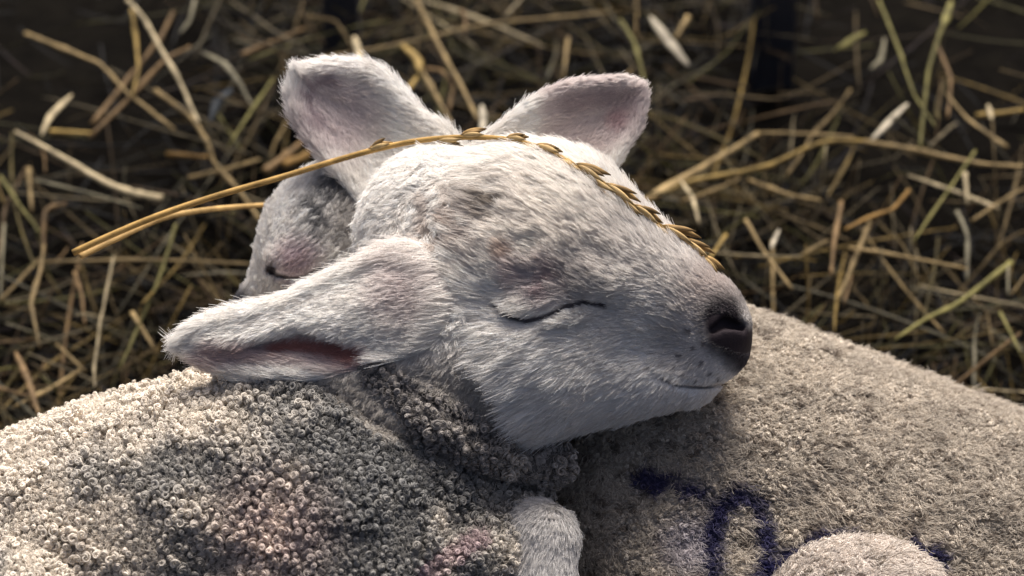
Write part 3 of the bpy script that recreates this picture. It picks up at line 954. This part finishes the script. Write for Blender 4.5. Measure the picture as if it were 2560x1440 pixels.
# ------------------------------------------------------------------ straw
def tube(pts, rads, sides=6, flat=0.6, upv=None):
    """tapered stalk, flattened across; pts (n, 3) metres"""
    pts = np.asarray(pts, float); n = len(pts)
    tg = np.gradient(pts, axis=0); tg /= np.linalg.norm(tg, axis=1)[:, None] + 1e-9
    upv = np.array([0.1, -0.3, 1.0]) if upv is None else upv
    s = np.cross(tg, upv); s /= np.linalg.norm(s, axis=1)[:, None] + 1e-9
    u = np.cross(s, tg)
    a = np.linspace(0, 2 * math.pi, sides, endpoint=False)
    ring = (pts[:, None] + rads[:, None, None] * (np.cos(a)[None, :, None] * s[:, None] + flat * np.sin(a)[None, :, None] * u[:, None])).reshape(-1, 3)
    i = np.arange(n * sides).reshape(n, sides)
    f = np.stack([i[:-1], np.roll(i, -1, 1)[:-1], np.roll(i, -1, 1)[1:], i[1:]], -1).reshape(-1, 4)
    # end caps as quads of the first and last ring (6 sides -> 2 quads)
    caps = []
    if sides == 6:
        caps = [[i[0, 3], i[0, 2], i[0, 1], i[0, 0]], [i[0, 5], i[0, 4], i[0, 3], i[0, 0]],
                [i[-1, 0], i[-1, 1], i[-1, 2], i[-1, 3]], [i[-1, 0], i[-1, 3], i[-1, 4], i[-1, 5]]]
    elif sides == 4:
        caps = [[i[0, 3], i[0, 2], i[0, 1], i[0, 0]], [i[-1, 0], i[-1, 1], i[-1, 2], i[-1, 3]]]
    f = np.concatenate([f, np.array(caps, int).reshape(-1, 4)])
    return ring, f

COLS = {'pale': C(0.58, 0.475, 0.29), 'gold': C(0.43, 0.295, 0.095), 'tan': C(0.39, 0.28, 0.13), 'brown': C(0.25, 0.16, 0.075), 'olive': C(0.23, 0.205, 0.07),
        'grey': C(0.25, 0.225, 0.15), 'slate': C(0.035, 0.042, 0.05), 'white': C(0.68, 0.60, 0.45), 'orange': C(0.46, 0.27, 0.085), 'dim': C(0.14, 0.11, 0.04)}
SG = 'straw stalks strewn behind the lambs'
def straw_obj(name, label, poly, wpx, colr, h=0.02, shape='stalk', group=SG, lift=None):
    m = len(poly)
    hs = np.full(m, h) if lift is None else np.interp(np.linspace(0, 1, m), np.linspace(0, 1, len(lift)), lift)
    P = np.array([ray_bed(x, y, hh) for (x, y), hh in zip(poly, hs)])
    # even out depth jumps so the stalk stays a straight piece of straw
    if m > 2:
        tt = np.concatenate([[0], np.cumsum([math.hypot(poly[i + 1][0] - poly[i][0], poly[i + 1][1] - poly[i][1]) for i in range(m - 1)])])
        tt /= tt[-1]
        cpos = C0 + WT * D
        dist = (P - cpos) @ -WT
        co = np.polyfit(tt, dist, 1)
        nd = np.minimum(np.polyval(co, tt), dist + 0.02)
        P = cpos + (P - cpos) * (nd / dist)[:, None]
    C_ = smooth_poly(P, 5, False)
    C_ = 0.5 * C_ + 0.5 * np.concatenate([np.linspace(P[i], P[i + 1], 5, endpoint=False) for i in range(m - 1)] + [P[-1:]])
    n = len(C_); t = np.linspace(0, 1, n)
    k = np.linalg.norm(C_[n // 2] - (C0 + WT * D)) / D
    r = 0.5 * wpx * S * k * (0.85 if wpx < 20 else 0.95)
    if shape == 'leaf': prof = np.clip(np.sin(np.pi * np.clip(t * 0.93 + 0.05, 0, 1)), 0.12, 1) ** 0.7; fl = 0.25
    elif shape == 'taper': prof = 0.45 + 0.75 * t; fl = 0.6
    else: prof = 0.85 + 0.15 * np.cos(t * 3.0); fl = 0.75
    C_ = C_ + RNG.normal(0, 0.00012, C_.shape)
    prof = prof * (1 + 0.10 * RNG.normal(0, 1, n))
    if shape == 'stalk' and n > 8:
        k_ = RNG.integers(3, n - 3); prof[k_] *= 1.45; prof[k_ - 1] *= 1.15
    v, f = tube(C_, r * prof, 6, fl, upv=WT + np.array([0.2, 0, 0.4]))
    org = C_.mean(0)
    base = COLS[colr]
    cc = base * (0.36 + 0.38 * RNG.random()) * (1 + 0.12 * RNG.normal(0, 1, (n, 1)))
    col = np.repeat(np.clip(cc, 0.01, 0.85), 6, 0)
    o = bpy.data.objects.new(name, mesh_np(name, v - org, f, MAT_STRAW, col))
    link(o); o.location = org
    return tag(o, label, 'straw', group)

def straw_place(p):
    """where a stalk lies, told by what it lies beside"""
    x, y = photo_xy(to_work(np.asarray(p)[None])); x = float(x[0]); y = float(y[0])
    marks = [((857, 60), 'by the slimmer dark post'), ((1932, 60), 'by the thicker dark post'), ((850, 230), "beside the blue marked lamb's upright ear"),
             ((1180, 230), 'in the gap between the two upright ears'), ((1600, 270), "beside the sleeping lamb's far ear"), ((560, 620), "in front of the blue marked lamb's face"),
             ((380, 820), "beyond the sleeping lamb's near ear tip"), ((1800, 560), "beyond the bridge of the sleeping lamb's nose"), ((2200, 720), "along the blue marked lamb's back"),
             ((100, 980), "along the sleeping lamb's back"), ((2500, 850), "by the blue marked lamb's rump"), ((250, 250), 'around the crossed brown stalks'), ((200, 480), 'by the flared pale stalk'),
             ((2320, 200), 'by the upright olive stem'), ((1950, 380), 'under the kinked tan stalk'), ((2200, 540), 'by the crooked orange twig'), ((80, 700), 'by the folded brown leaf'),
             ((60, 60), 'in the corner thinned to stand in for shade beyond the crossed stalks'), ((1400, 80), 'under the very long tan stalk'), ((560, 330), "by the greyish curved blade")]
    return min(marks, key=lambda m: (m[0][0] - x) ** 2 + (m[0][1] - y) ** 2)[1]

def straw_words(P):
    L = np.linalg.norm(np.diff(P, axis=0), axis=1).sum(); e = np.linalg.norm(P[-1] - P[0])
    size = 'short' if L < 0.085 else ('long' if L > 0.15 else 'mid-length')
    return size, ('bent' if e < 0.975 * L else 'straight')

CW = {'pale': 'pale cream', 'gold': 'golden', 'tan': 'tan', 'brown': 'brown', 'olive': 'olive green', 'grey': 'greyish', 'slate': 'dark slate', 'white': 'whitish', 'orange': 'orange', 'dim': 'dull brown'}
TR = [  # photo outline, width, colour, height, shape, label
    ([(318, 0), (362, 50), (400, 120), (441, 187), (470, 250), (496, 308)], 15, 'pale', .06, 'stalk', 'long bright cream stalk slanting over the crossed brown stalks'),
    ([(62, 83), (160, 122), (250, 160), (316, 230), (437, 325)], 14, 'tan', .045, 'stalk', 'long tan stalk kinked where it passes under the bright cream stalk'),
    ([(387, 225), (479, 296), (517, 354), (537, 408), (600, 480), (650, 554)], 17, 'tan', .045, 'stalk', 'tan stalk running from the bright cream stalk down to the far lamb\'s forehead'),
    ([(37, 329), (100, 362), (175, 404), (258, 454), (333, 483), (405, 497)], 20, 'pale', .05, 'taper', 'pale stalk with a thin grey end and a flared broad end'),
    ([(180, 237), (125, 292), (102, 342)], 19, 'pale', .04, 'leaf', 'short pale husk bent like a blade'),
    ([(229, 312), (316, 204), (400, 96), (433, 29)], 17, 'brown', .035, 'stalk', None),
    ([(225, 342), (333, 237), (408, 154), (475, 117)], 16, 'brown', .04, 'stalk', None),
    ([(329, 25), (340, 100), (346, 175), (330, 240)], 12, 'gold', .05, 'stalk', None),
    ([(487, 0), (475, 50), (450, 83)], 12, 'grey', .05, 'stalk', None),
    ([(504, 129), (558, 158), (596, 204), (633, 267)], 17, 'grey', .04, 'leaf', 'greyish curved blade beside the upright ear'),
    ([(683, 196), (625, 283), (567, 370)], 9, 'olive', .05, 'stalk', None),
    ([(604, 137), (680, 105), (762, 71)], 15, 'brown', .03, 'stalk', None),
    ([(708, 179), (812, 146), (900, 129), (1030, 105), (1200, 62), (1380, 45), (1530, 30)], 13, 'tan', .045, 'stalk', 'very long tan stalk arching above the upright ear'),
    ([(583, 221), (542, 258), (525, 308)], 26, 'slate', .035, 'leaf', 'dark slate withered leaf between the straw stalks'),
    ([(125, 329), (229, 333)], 15, 'gold', .02, 'stalk', None),
    ([(71, 421), (79, 533)], 14, 'tan', .03, 'stalk', None),
    ([(88, 450), (208, 479), (354, 521)], 7, 'grey', .05, 'stalk', 'very thin grey stem beneath the flared pale stalk'),
    ([(0, 440), (60, 530), (104, 584)], 10, 'olive', .035, 'stalk', None),
    ([(108, 640), (112, 529), (167, 508)], 15, 'brown', .04, 'stalk', 'brown folded leaf bent to a sharp corner'),
    ([(708, 412), (760, 392), (805, 368)], 24, 'orange', .03, 'stalk', 'thick orange stub of straw beside the far lamb\'s forehead'),
    ([(660, 430), (720, 385), (775, 338)], 22, 'brown', .03, 'stalk', None),
    ([(470, 445), (560, 425), (650, 398)], 15, 'tan', .03, 'stalk', None),
    ([(415, 385), (520, 392)], 16, 'orange', .03, 'stalk', None),
    ([(105, 655), (380, 650), (640, 660)], 11, 'tan', .045, 'stalk', 'straight tan stalk level behind the far lamb\'s nose'),
    ([(0, 752), (50, 700), (115, 632)], 12, 'tan', .035, 'stalk', None),
    ([(440, 560), (400, 690), (340, 830), (300, 920)], 10, 'olive', .05, 'stalk', 'long olive stem slanting past the near ear tip'),
    ([(285, 640), (252, 800), (235, 920), (237, 975)], 8, 'pale', .055, 'stalk', 'thin pale stem dropping to the sleeping lamb\'s back'),
    ([(30, 1020), (120, 975), (200, 925)], 13, 'tan', .03, 'stalk', None),
    ([(38, 880), (70, 950), (98, 1040)], 20, 'brown', .04, 'leaf', None),
    ([(100, 870), (78, 760), (100, 680), (110, 610)], 15, 'tan', .045, 'leaf', None),
    ([(185, 680), (205, 740), (212, 815)], 11, 'brown', .035, 'stalk', None),
    ([(330, 780), (390, 880)], 12, 'tan', .035, 'stalk', None),
    ([(140, 860), (215, 930)], 10, 'tan', .035, 'stalk', None), ([(10, 560), (0, 760)], 9, 'grey', .03, 'stalk', None),
    ([(1611, 505), (1711, 443), (1822, 380), (1898, 332)], 20, 'tan', .045, 'stalk', 'thick tan stalk rising from the sleeping lamb\'s brow to a sharp kink'),
    ([(1898, 332), (1990, 334), (2075, 338), (2133, 343)], 10, 'tan', .045, 'stalk', None),
    ([(1640, 492), (1727, 454), (1837, 433), (1927, 412), (2038, 361), (2101, 351), (2170, 354)], 18, 'gold', .045, 'stalk', 'knobbly golden stalk forking from the thick tan stalk'),
    ([(2160, 354), (2286, 375), (2444, 409), (2560, 417)], 17, 'tan', .045, 'stalk', None),
    ([(2178, 350), (2223, 306), (2270, 259)], 19, 'white', .055, 'leaf', 'whitish spear shaped husk standing on the long tan stalk'),
    ([(2196, 0), (2244, 116), (2286, 237), (2339, 317)], 9, 'olive', .06, 'stalk', None),
    ([(2355, 69), (2323, 169), (2307, 296), (2299, 372)], 12, 'olive', .065, 'stalk', 'upright olive stem topped by a branching joint'),
    ([(2380, 0), (2355, 75)], 20, 'olive', .05, 'leaf', None),
    ([(2339, 106), (2376, 195), (2370, 296)], 13, 'brown', .05, 'stalk', None),
    ([(2365, 232), (2418, 296), (2518, 369)], 12, 'tan', .05, 'taper', None),
    ([(2439, 377), (2365, 485), (2281, 607)], 8, 'olive', .06, 'stalk', None),
    ([(2270, 438), (2365, 470), (2497, 522)], 14, 'pale', .04, 'taper', None),
    ([(2104, 504), (2085, 607), (2078, 686)], 14, 'brown', .05, 'stalk', None),
    ([(2175, 554), (2133, 660), (2096, 749)], 15, 'tan', .05, 'stalk', None),
    ([(1864, 549), (1906, 623), (1980, 723)], 13, 'tan', .045, 'stalk', None),
    ([(2273, 475), (2233, 522), (2170, 544), (2112, 575)], 12, 'orange', .055, 'stalk', 'crooked orange twig with a bent hooked end'),
    ([(2122, 620), (2260, 641), (2418, 673)], 11, 'tan', .055, 'stalk', None),
    ([(2392, 528), (2418, 591), (2418, 702)], 15, 'grey', .05, 'stalk', None),
    ([(2413, 433), (2418, 512)], 14, 'pale', .05, 'stalk', None),
    ([(2235, 850), (2310, 800), (2400, 755), (2530, 655)], 15, 'olive', .05, 'taper', 'broad olive blade beside the blue marked lamb\'s back'),
    ([(1626, 42), (1669, 100), (1721, 164)], 28, 'white', .05, 'leaf', 'bright whitish husk lying above the far ear'),
    ([(1721, 42), (1700, 75), (1688, 95)], 14, 'tan', .045, 'stalk', None),
    ([(1700, 449), (1732, 496), (1748, 559)], 14, 'pale', .05, 'leaf', None),
    ([(1869, 449), (1969, 486), (2054, 501)], 12, 'tan', .035, 'stalk', None),
    ([(1948, 573), (1927, 623)], 12, 'white', .05, 'leaf', None),
    ([(1816, 586), (1769, 654)], 11, 'gold', .055, 'stalk', None),
    ([(2085, 127), (2165, 79)], 18, 'olive', .03, 'leaf', None),
    ([(2212, 95), (2202, 150), (2175, 172)], 16, 'grey', .03, 'leaf', None),
    ([(2428, 554), (2500, 505), (2560, 470)], 10, 'tan', .05, 'stalk', None),
    ([(1040, 0), (1070, 60), (1100, 120), (1150, 210), (1195, 300)], 17, 'tan', .06, 'stalk', 'tan stalk coming down between the two upright ears'),
    ([(1050, 170), (1085, 230), (1130, 312)], 17, 'tan', .045, 'stalk', None),
    ([(1060, 172), (1105, 178), (1132, 215), (1122, 280)], 13, 'brown', .05, 'stalk', 'brown curled strip bowed between the upright ears'),
    ([(1005, 112), (1045, 150), (1050, 185)], 24, 'gold', .05, 'leaf', None),
    ([(1045, 190), (1020, 225), (1005, 232)], 13, 'gold', .045, 'stalk', None),
    ([(1205, 262), (1208, 300), (1205, 340)], 22, 'white', .06, 'leaf', 'pale flake standing in the dip between the upright ears'),
    ([(1550, 50), (1585, 105), (1612, 205)], 13, 'olive', .055, 'stalk', None),
    ([(1420, 95), (1408, 195)], 12, 'tan', .04, 'stalk', None),
    ([(885, 90), (905, 165)], 22, 'pale', .05, 'leaf', None), ([(770, 40), (840, 55), (880, 120)], 13, 'tan', .05, 'stalk', None),
    ([(1150, 25), (1165, 45), (1160, 90)], 13, 'brown', .045, 'stalk', None),
    ([(1700, 505), (1800, 470), (1850, 445)], 11, 'tan', .03, 'stalk', None),
    ([(2440, 290), (2560, 275)], 16, 'gold', .035, 'stalk', None), ([(2470, 260), (2480, 300)], 15, 'pale', .04, 'leaf', None),
    ([(2000, 640), (2070, 600)], 10, 'tan', .05, 'stalk', None), ([(2500, 780), (2560, 900)], 11, 'olive', .05, 'stalk', None),
    ([(2110, 760), (2130, 690)], 9, 'brown', .05, 'stalk', None), ([(2520, 660), (2520, 740)], 8, 'grey', .05, 'stalk', None),
]
for poly, wd, cn, h, shp, lab in TR:
    word = {'stalk': 'stalk', 'taper': 'stalk', 'leaf': 'husk'}[shp]
    straw_obj('straw_' + word, lab or ' '.join([straw_words(np.array([ray_bed(*k, h) for k in poly]))[0], CW[cn], 'straw', word, straw_place(ray_bed(*poly[len(poly) // 2], h))]), poly, wd, cn, h, shp)

# loose straw by number: the largest stay single things, the rest is one mass
def lamb_clear(Pw):
    k = to_work(Pw)
    return np.minimum(A_sdf(k), B_sdf(k))

def random_stalks(n, hlo, hhi, lmin, lmax, wmin, wmax, tilt, xr=(-0.62, 0.62), yr=(-0.12, 1.0)):
    out = []
    x = RNG.uniform(*xr, n); y = RNG.uniform(*yr, n)
    z = bed_z(x, y) + RNG.uniform(hlo, hhi, n)
    L = np.exp(RNG.uniform(math.log(lmin), math.log(lmax), n)); W_ = RNG.uniform(wmin, wmax, n)
    az = RNG.uniform(0, 2 * math.pi, n); el = RNG.normal(0, tilt, n)
    d = np.stack([np.cos(az) * np.cos(el), np.sin(az) * np.cos(el), np.sin(el)], 1)
    bend = RNG.normal(0, 0.07, (n, 3)); bend[:, 2] -= 0.03
    t = np.linspace(-0.5, 0.5, 6)
    c = np.stack([x, y, z], 1)
    P = c[:, None] + d[:, None] * (L[:, None] * t)[..., None] + bend[:, None] * (L[:, None] * (0.25 - t * t))[..., None]
    # kinked ones
    kk = RNG.random(n) < 0.22
    kd = RNG.normal(0, 0.35, (n, 3)); kd[:, 2] *= 0.5
    for i in (4, 5): P[kk, i] += (kd * L[:, None] * (t[i] - t[3]))[kk]
    cl = lamb_clear(P.reshape(-1, 3)).reshape(n, 6)
    ok = cl.min(1) > 14
    return P[ok], W_[ok]

PAL = ['pale', 'gold', 'tan', 'tan', 'brown', 'brown', 'olive', 'olive', 'grey', 'dim', 'dim']
def shade_zone(p):
    """where straw is left out over dark soil to stand in for shade: towards the corners beyond the lambs"""
    return max(0.0, min(1.0, (p[1] - 0.26) / 0.26)) * max(0.0, min(1.0, (abs(p[0] + 0.02) - 0.13) / 0.12))  # fewer stalks over near-black soil imitate shade in the far corners
def mass(name, label, sets, pal, dim):
    V = []; F = []; CC = []; off = 0
    for P, W_ in sets:
        for p, wd in zip(P, W_):
            if RNG.random() < 0.92 * shade_zone(p[2]): continue
            t = np.linspace(0, 1, 6)
            v, f = tube(p, 0.5 * wd * (0.7 + 0.3 * np.sin(np.pi * t)), 4, RNG.uniform(0.12, 0.7), upv=np.array([RNG.normal(), RNG.normal(), 1.2]))
            V.append(v); F.append(f + off); off += len(v)
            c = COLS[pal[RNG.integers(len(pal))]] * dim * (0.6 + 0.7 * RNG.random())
            CC.append(np.repeat(c[None] * (1 + 0.1 * RNG.normal(0, 1, (6, 1))), 4, 0))
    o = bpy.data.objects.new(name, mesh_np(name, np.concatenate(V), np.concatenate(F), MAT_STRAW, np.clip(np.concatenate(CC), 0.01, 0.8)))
    link(o); return tag(o, label, 'straw', None, 'stuff')

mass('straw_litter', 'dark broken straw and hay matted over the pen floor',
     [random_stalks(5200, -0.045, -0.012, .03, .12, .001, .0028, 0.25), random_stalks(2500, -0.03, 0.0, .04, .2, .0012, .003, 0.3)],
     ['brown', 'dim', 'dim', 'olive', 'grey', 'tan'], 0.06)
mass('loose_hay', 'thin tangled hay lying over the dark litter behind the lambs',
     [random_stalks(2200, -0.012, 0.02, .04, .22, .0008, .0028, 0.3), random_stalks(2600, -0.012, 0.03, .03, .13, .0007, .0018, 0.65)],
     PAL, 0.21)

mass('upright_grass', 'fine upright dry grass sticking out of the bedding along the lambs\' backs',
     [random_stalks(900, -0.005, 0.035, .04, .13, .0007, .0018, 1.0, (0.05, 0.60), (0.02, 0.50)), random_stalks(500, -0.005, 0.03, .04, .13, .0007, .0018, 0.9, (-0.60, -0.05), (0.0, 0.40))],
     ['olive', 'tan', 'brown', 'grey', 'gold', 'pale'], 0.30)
def loose_single(n):
    P, W_ = random_stalks(n, 0.01, 0.035, .05, .20, .0012, .0030, 0.28, (-0.42, 0.42), (0.0, 0.75))
    cnt = 0
    for p, wd in zip(P, W_):
        xx, yy = photo_xy(to_work(p))
        if xx.max() < 0 or xx.min() > 2560 or yy.max() < 0 or yy.min() > 1100: continue
        # hidden behind the lambs?
        cpos = C0 + WT * D
        mid = p[3]; tt = np.linspace(0.55, 0.97, 24)[:, None]
        if lamb_clear(cpos + (mid - cpos) * tt).min() < 0: continue
        if RNG.random() < 0.85 * shade_zone(mid): continue
        cn = PAL[RNG.integers(len(PAL))]
        t = np.linspace(0, 1, 6)
        p = smooth_poly(p + RNG.normal(0, 0.0003, p.shape), 3, False); t = np.linspace(0, 1, len(p))
        prof = 0.8 + 0.2 * np.sin(np.pi * t) + 0.07 * RNG.normal(0, 1, len(p))
        if RNG.random() < 0.5: prof[RNG.integers(2, len(p) - 2)] += 0.4           # a node
        blade = RNG.random() < 0.4
        if blade: prof = np.clip(np.sin(np.pi * np.clip(t * 0.9 + 0.06, 0, 1)), 0.1, 1) * 1.3
        v, f = tube(p, 0.5 * wd * prof, 6, 0.16 if blade else 0.6, upv=np.array([RNG.normal(), RNG.normal(), 1.2]))
        org = p.mean(0)
        c = COLS[cn] * (0.12 + 0.46 * RNG.random() ** 1.6)
        col = np.repeat(np.clip(c[None] * (1 + 0.15 * RNG.normal(0, 1, (len(p), 1))), 0.01, 0.8), 6, 0)
        o = bpy.data.objects.new('straw_stalk', mesh_np('straw_stalk', v - org, f, MAT_STRAW, col))
        link(o); o.location = org
        sz, bn = straw_words(p)
        tag(o, ' '.join([sz, bn, CW[cn], 'straw stalk', straw_place(mid)]), 'straw', SG); cnt += 1
        if cnt >= 205: break
    print('single stalks', cnt)
loose_single(700)

# ------------------------------------------------------------------ the grass stem across the heads
def surf_z(px, py):
    """front surface of either lamb along a sight line, in depth units"""
    zs = np.linspace(420, -520, 236)
    P = np.array([q(px, py, z) for z in zs])
    d = np.minimum(A_sdf(P), B_sdf(P))
    i = np.argmax(d < 0)
    return zs[i] if d[i] < 0 else None

def build_stem():
    path = smooth_poly([(182, 632), (300, 578), (420, 530), (560, 484), (700, 444), (830, 404), (950, 371), (1060, 350), (1180, 343), (1290, 352),
                        (1380, 382), (1455, 424), (1530, 474), (1600, 528), (1670, 578), (1725, 618), (1768, 660)], 4, False)
    zs = []
    for x, y in path:
        s_ = surf_z(x, y); zs.append(np.nan if s_ is None else s_ + 36)
    zs = np.array(zs); ok = ~np.isnan(zs)
    xs = np.arange(len(zs))
    # stem rests on the highest points and springs over the gaps
    kx = np.array([182, 700, 950, 1180, 1290, 1380, 1455, 1530, 1600, 1670, 1768.])
    kz = np.array([-120, -125, -120, 0, 75, 105, 110, 100, 75, 45, 10.])
    z = np.interp(path[:, 0], kx, kz)
    z = np.where(ok & (path[:, 0] > 850), np.maximum(z, np.nan_to_num(zs, nan=-1e3)), z)
    z = np.convolve(np.pad(z, 4, 'edge'), np.ones(9) / 9, 'valid')
    C_ = np.array([to_world(q(x, y, zz)) for (x, y), zz in zip(path, z)])
    n = len(C_); t = np.linspace(0, 1, n)
    base = to_world(q(182, 632, -120))
    root = bpy.data.objects.new('grass_stem', None); root.location = base; root.empty_display_size = 0.03
    sc.collection.objects.link(root); bpy.context.view_layer.update()
    tag(root, 'dry golden grass stem with a seed head arching across both lambs\' heads', 'grass stem')
    def part(name, v, f, col):
        o = bpy.data.objects.new(name, mesh_np(name, v, f, MAT_STRAW, col)); return link(o, root)
    rad = S * (8.5 - 3.0 * t)
    v, f = tube(C_, rad, 6, 0.8, upv=WT)
    cc = np.stack([C(0.36, 0.225, 0.075) * (1 + 0.12 * RNG.normal()) for _ in range(n)])
    part('stem', v, f, np.repeat(np.clip(cc, .01, .8), 6, 0))
    # second blade sharing the cut end
    p2 = smooth_poly([(200, 640), (300, 592), (405, 546), (520, 524), (640, 514), (730, 508)], 5, False)
    z2 = np.interp(np.linspace(0, 1, len(p2)), [0, 0.5, 0.8, 1], [-135, -300, -500, -600])
    c2 = np.array([to_world(q(x, y, zz)) for (x, y), zz in zip(p2, z2)])
    v, f = tube(c2, S * np.linspace(9, 6, len(c2)), 6, 0.5, upv=WT)
    part('leaf_blade', v, f, np.tile(C(0.42, 0.275, 0.11), (len(v), 1)))
    # spikelets, alternating either side of the stem
    spots = [(935, 1, 70), (1075, -1, 75), (1150, 1, 60), (1240, 1, 58), (1300, -1, 70), (1345, 1, 78), (1395, -1, 80), (1432, 1, 85), (1470, -1, 80), (1505, 1, 85),
             (1545, -1, 80), (1580, 1, 88), (1612, -1, 80), (1640, 1, 86), (1670, -1, 72), (1690, 1, 76), (1722, -1, 60), (1740, 1, 50)]
    for sx, side, ln in spots:
        ln = ln * (0.8 + 0.45 * RNG.random()); sx = sx + RNG.normal(0, 7)
        i = int(np.argmin(np.abs(path[:, 0] - sx))); i = min(i, n - 2)
        tg = C_[i + 1] - C_[i]; tg /= np.linalg.norm(tg)
        sd_ = np.cross(WT, tg); sd_ /= np.linalg.norm(sd_)
        V = []; F = []; CC = []; off = 0
        for j, (ang, l2, back) in enumerate(((0.24, 1.2, 0.0), (0.36, 0.9, 0.12), (0.10, 1.0, 0.05))):
            a = ang * (0.5 + 1.0 * RNG.random())
            d = tg * math.cos(a) + side * sd_ * math.sin(a) + WT * 0.12 * (j - 0.6)
            tt = np.linspace(0, 1, 8)
            st = C_[i] + tg * back * ln * S + side * sd_ * 4 * S + WT * 3 * S
            pts = st + d[None] * (ln * l2 * S * tt)[:, None] - side * sd_[None] * (0.10 * ln * S * tt ** 2)[:, None]
            rr = S * (9.5 if j == 0 else 7.0) * np.clip(np.sin(np.pi * tt ** 0.8), 0.08, 1) ** 0.8
            v, f = tube(pts, rr, 6, 0.55, upv=WT)
            V.append(v); F.append(f + off); off += len(v)
            cb = (C(0.34, 0.215, 0.085), C(0.22, 0.14, 0.06), C(0.40, 0.28, 0.13))[j] * (0.6 + 0.5 * RNG.random())
            cv = np.repeat(cb[None] * (1.05 - 0.55 * (tt[:, None] > 0.72) * tt[:, None]), 6, 0)
            CC.append(cv)
        part('spikelet', np.concatenate(V), np.concatenate(F), np.clip(np.concatenate(CC), .01, .8))
build_stem()
print('total', _t.time() - _t0)
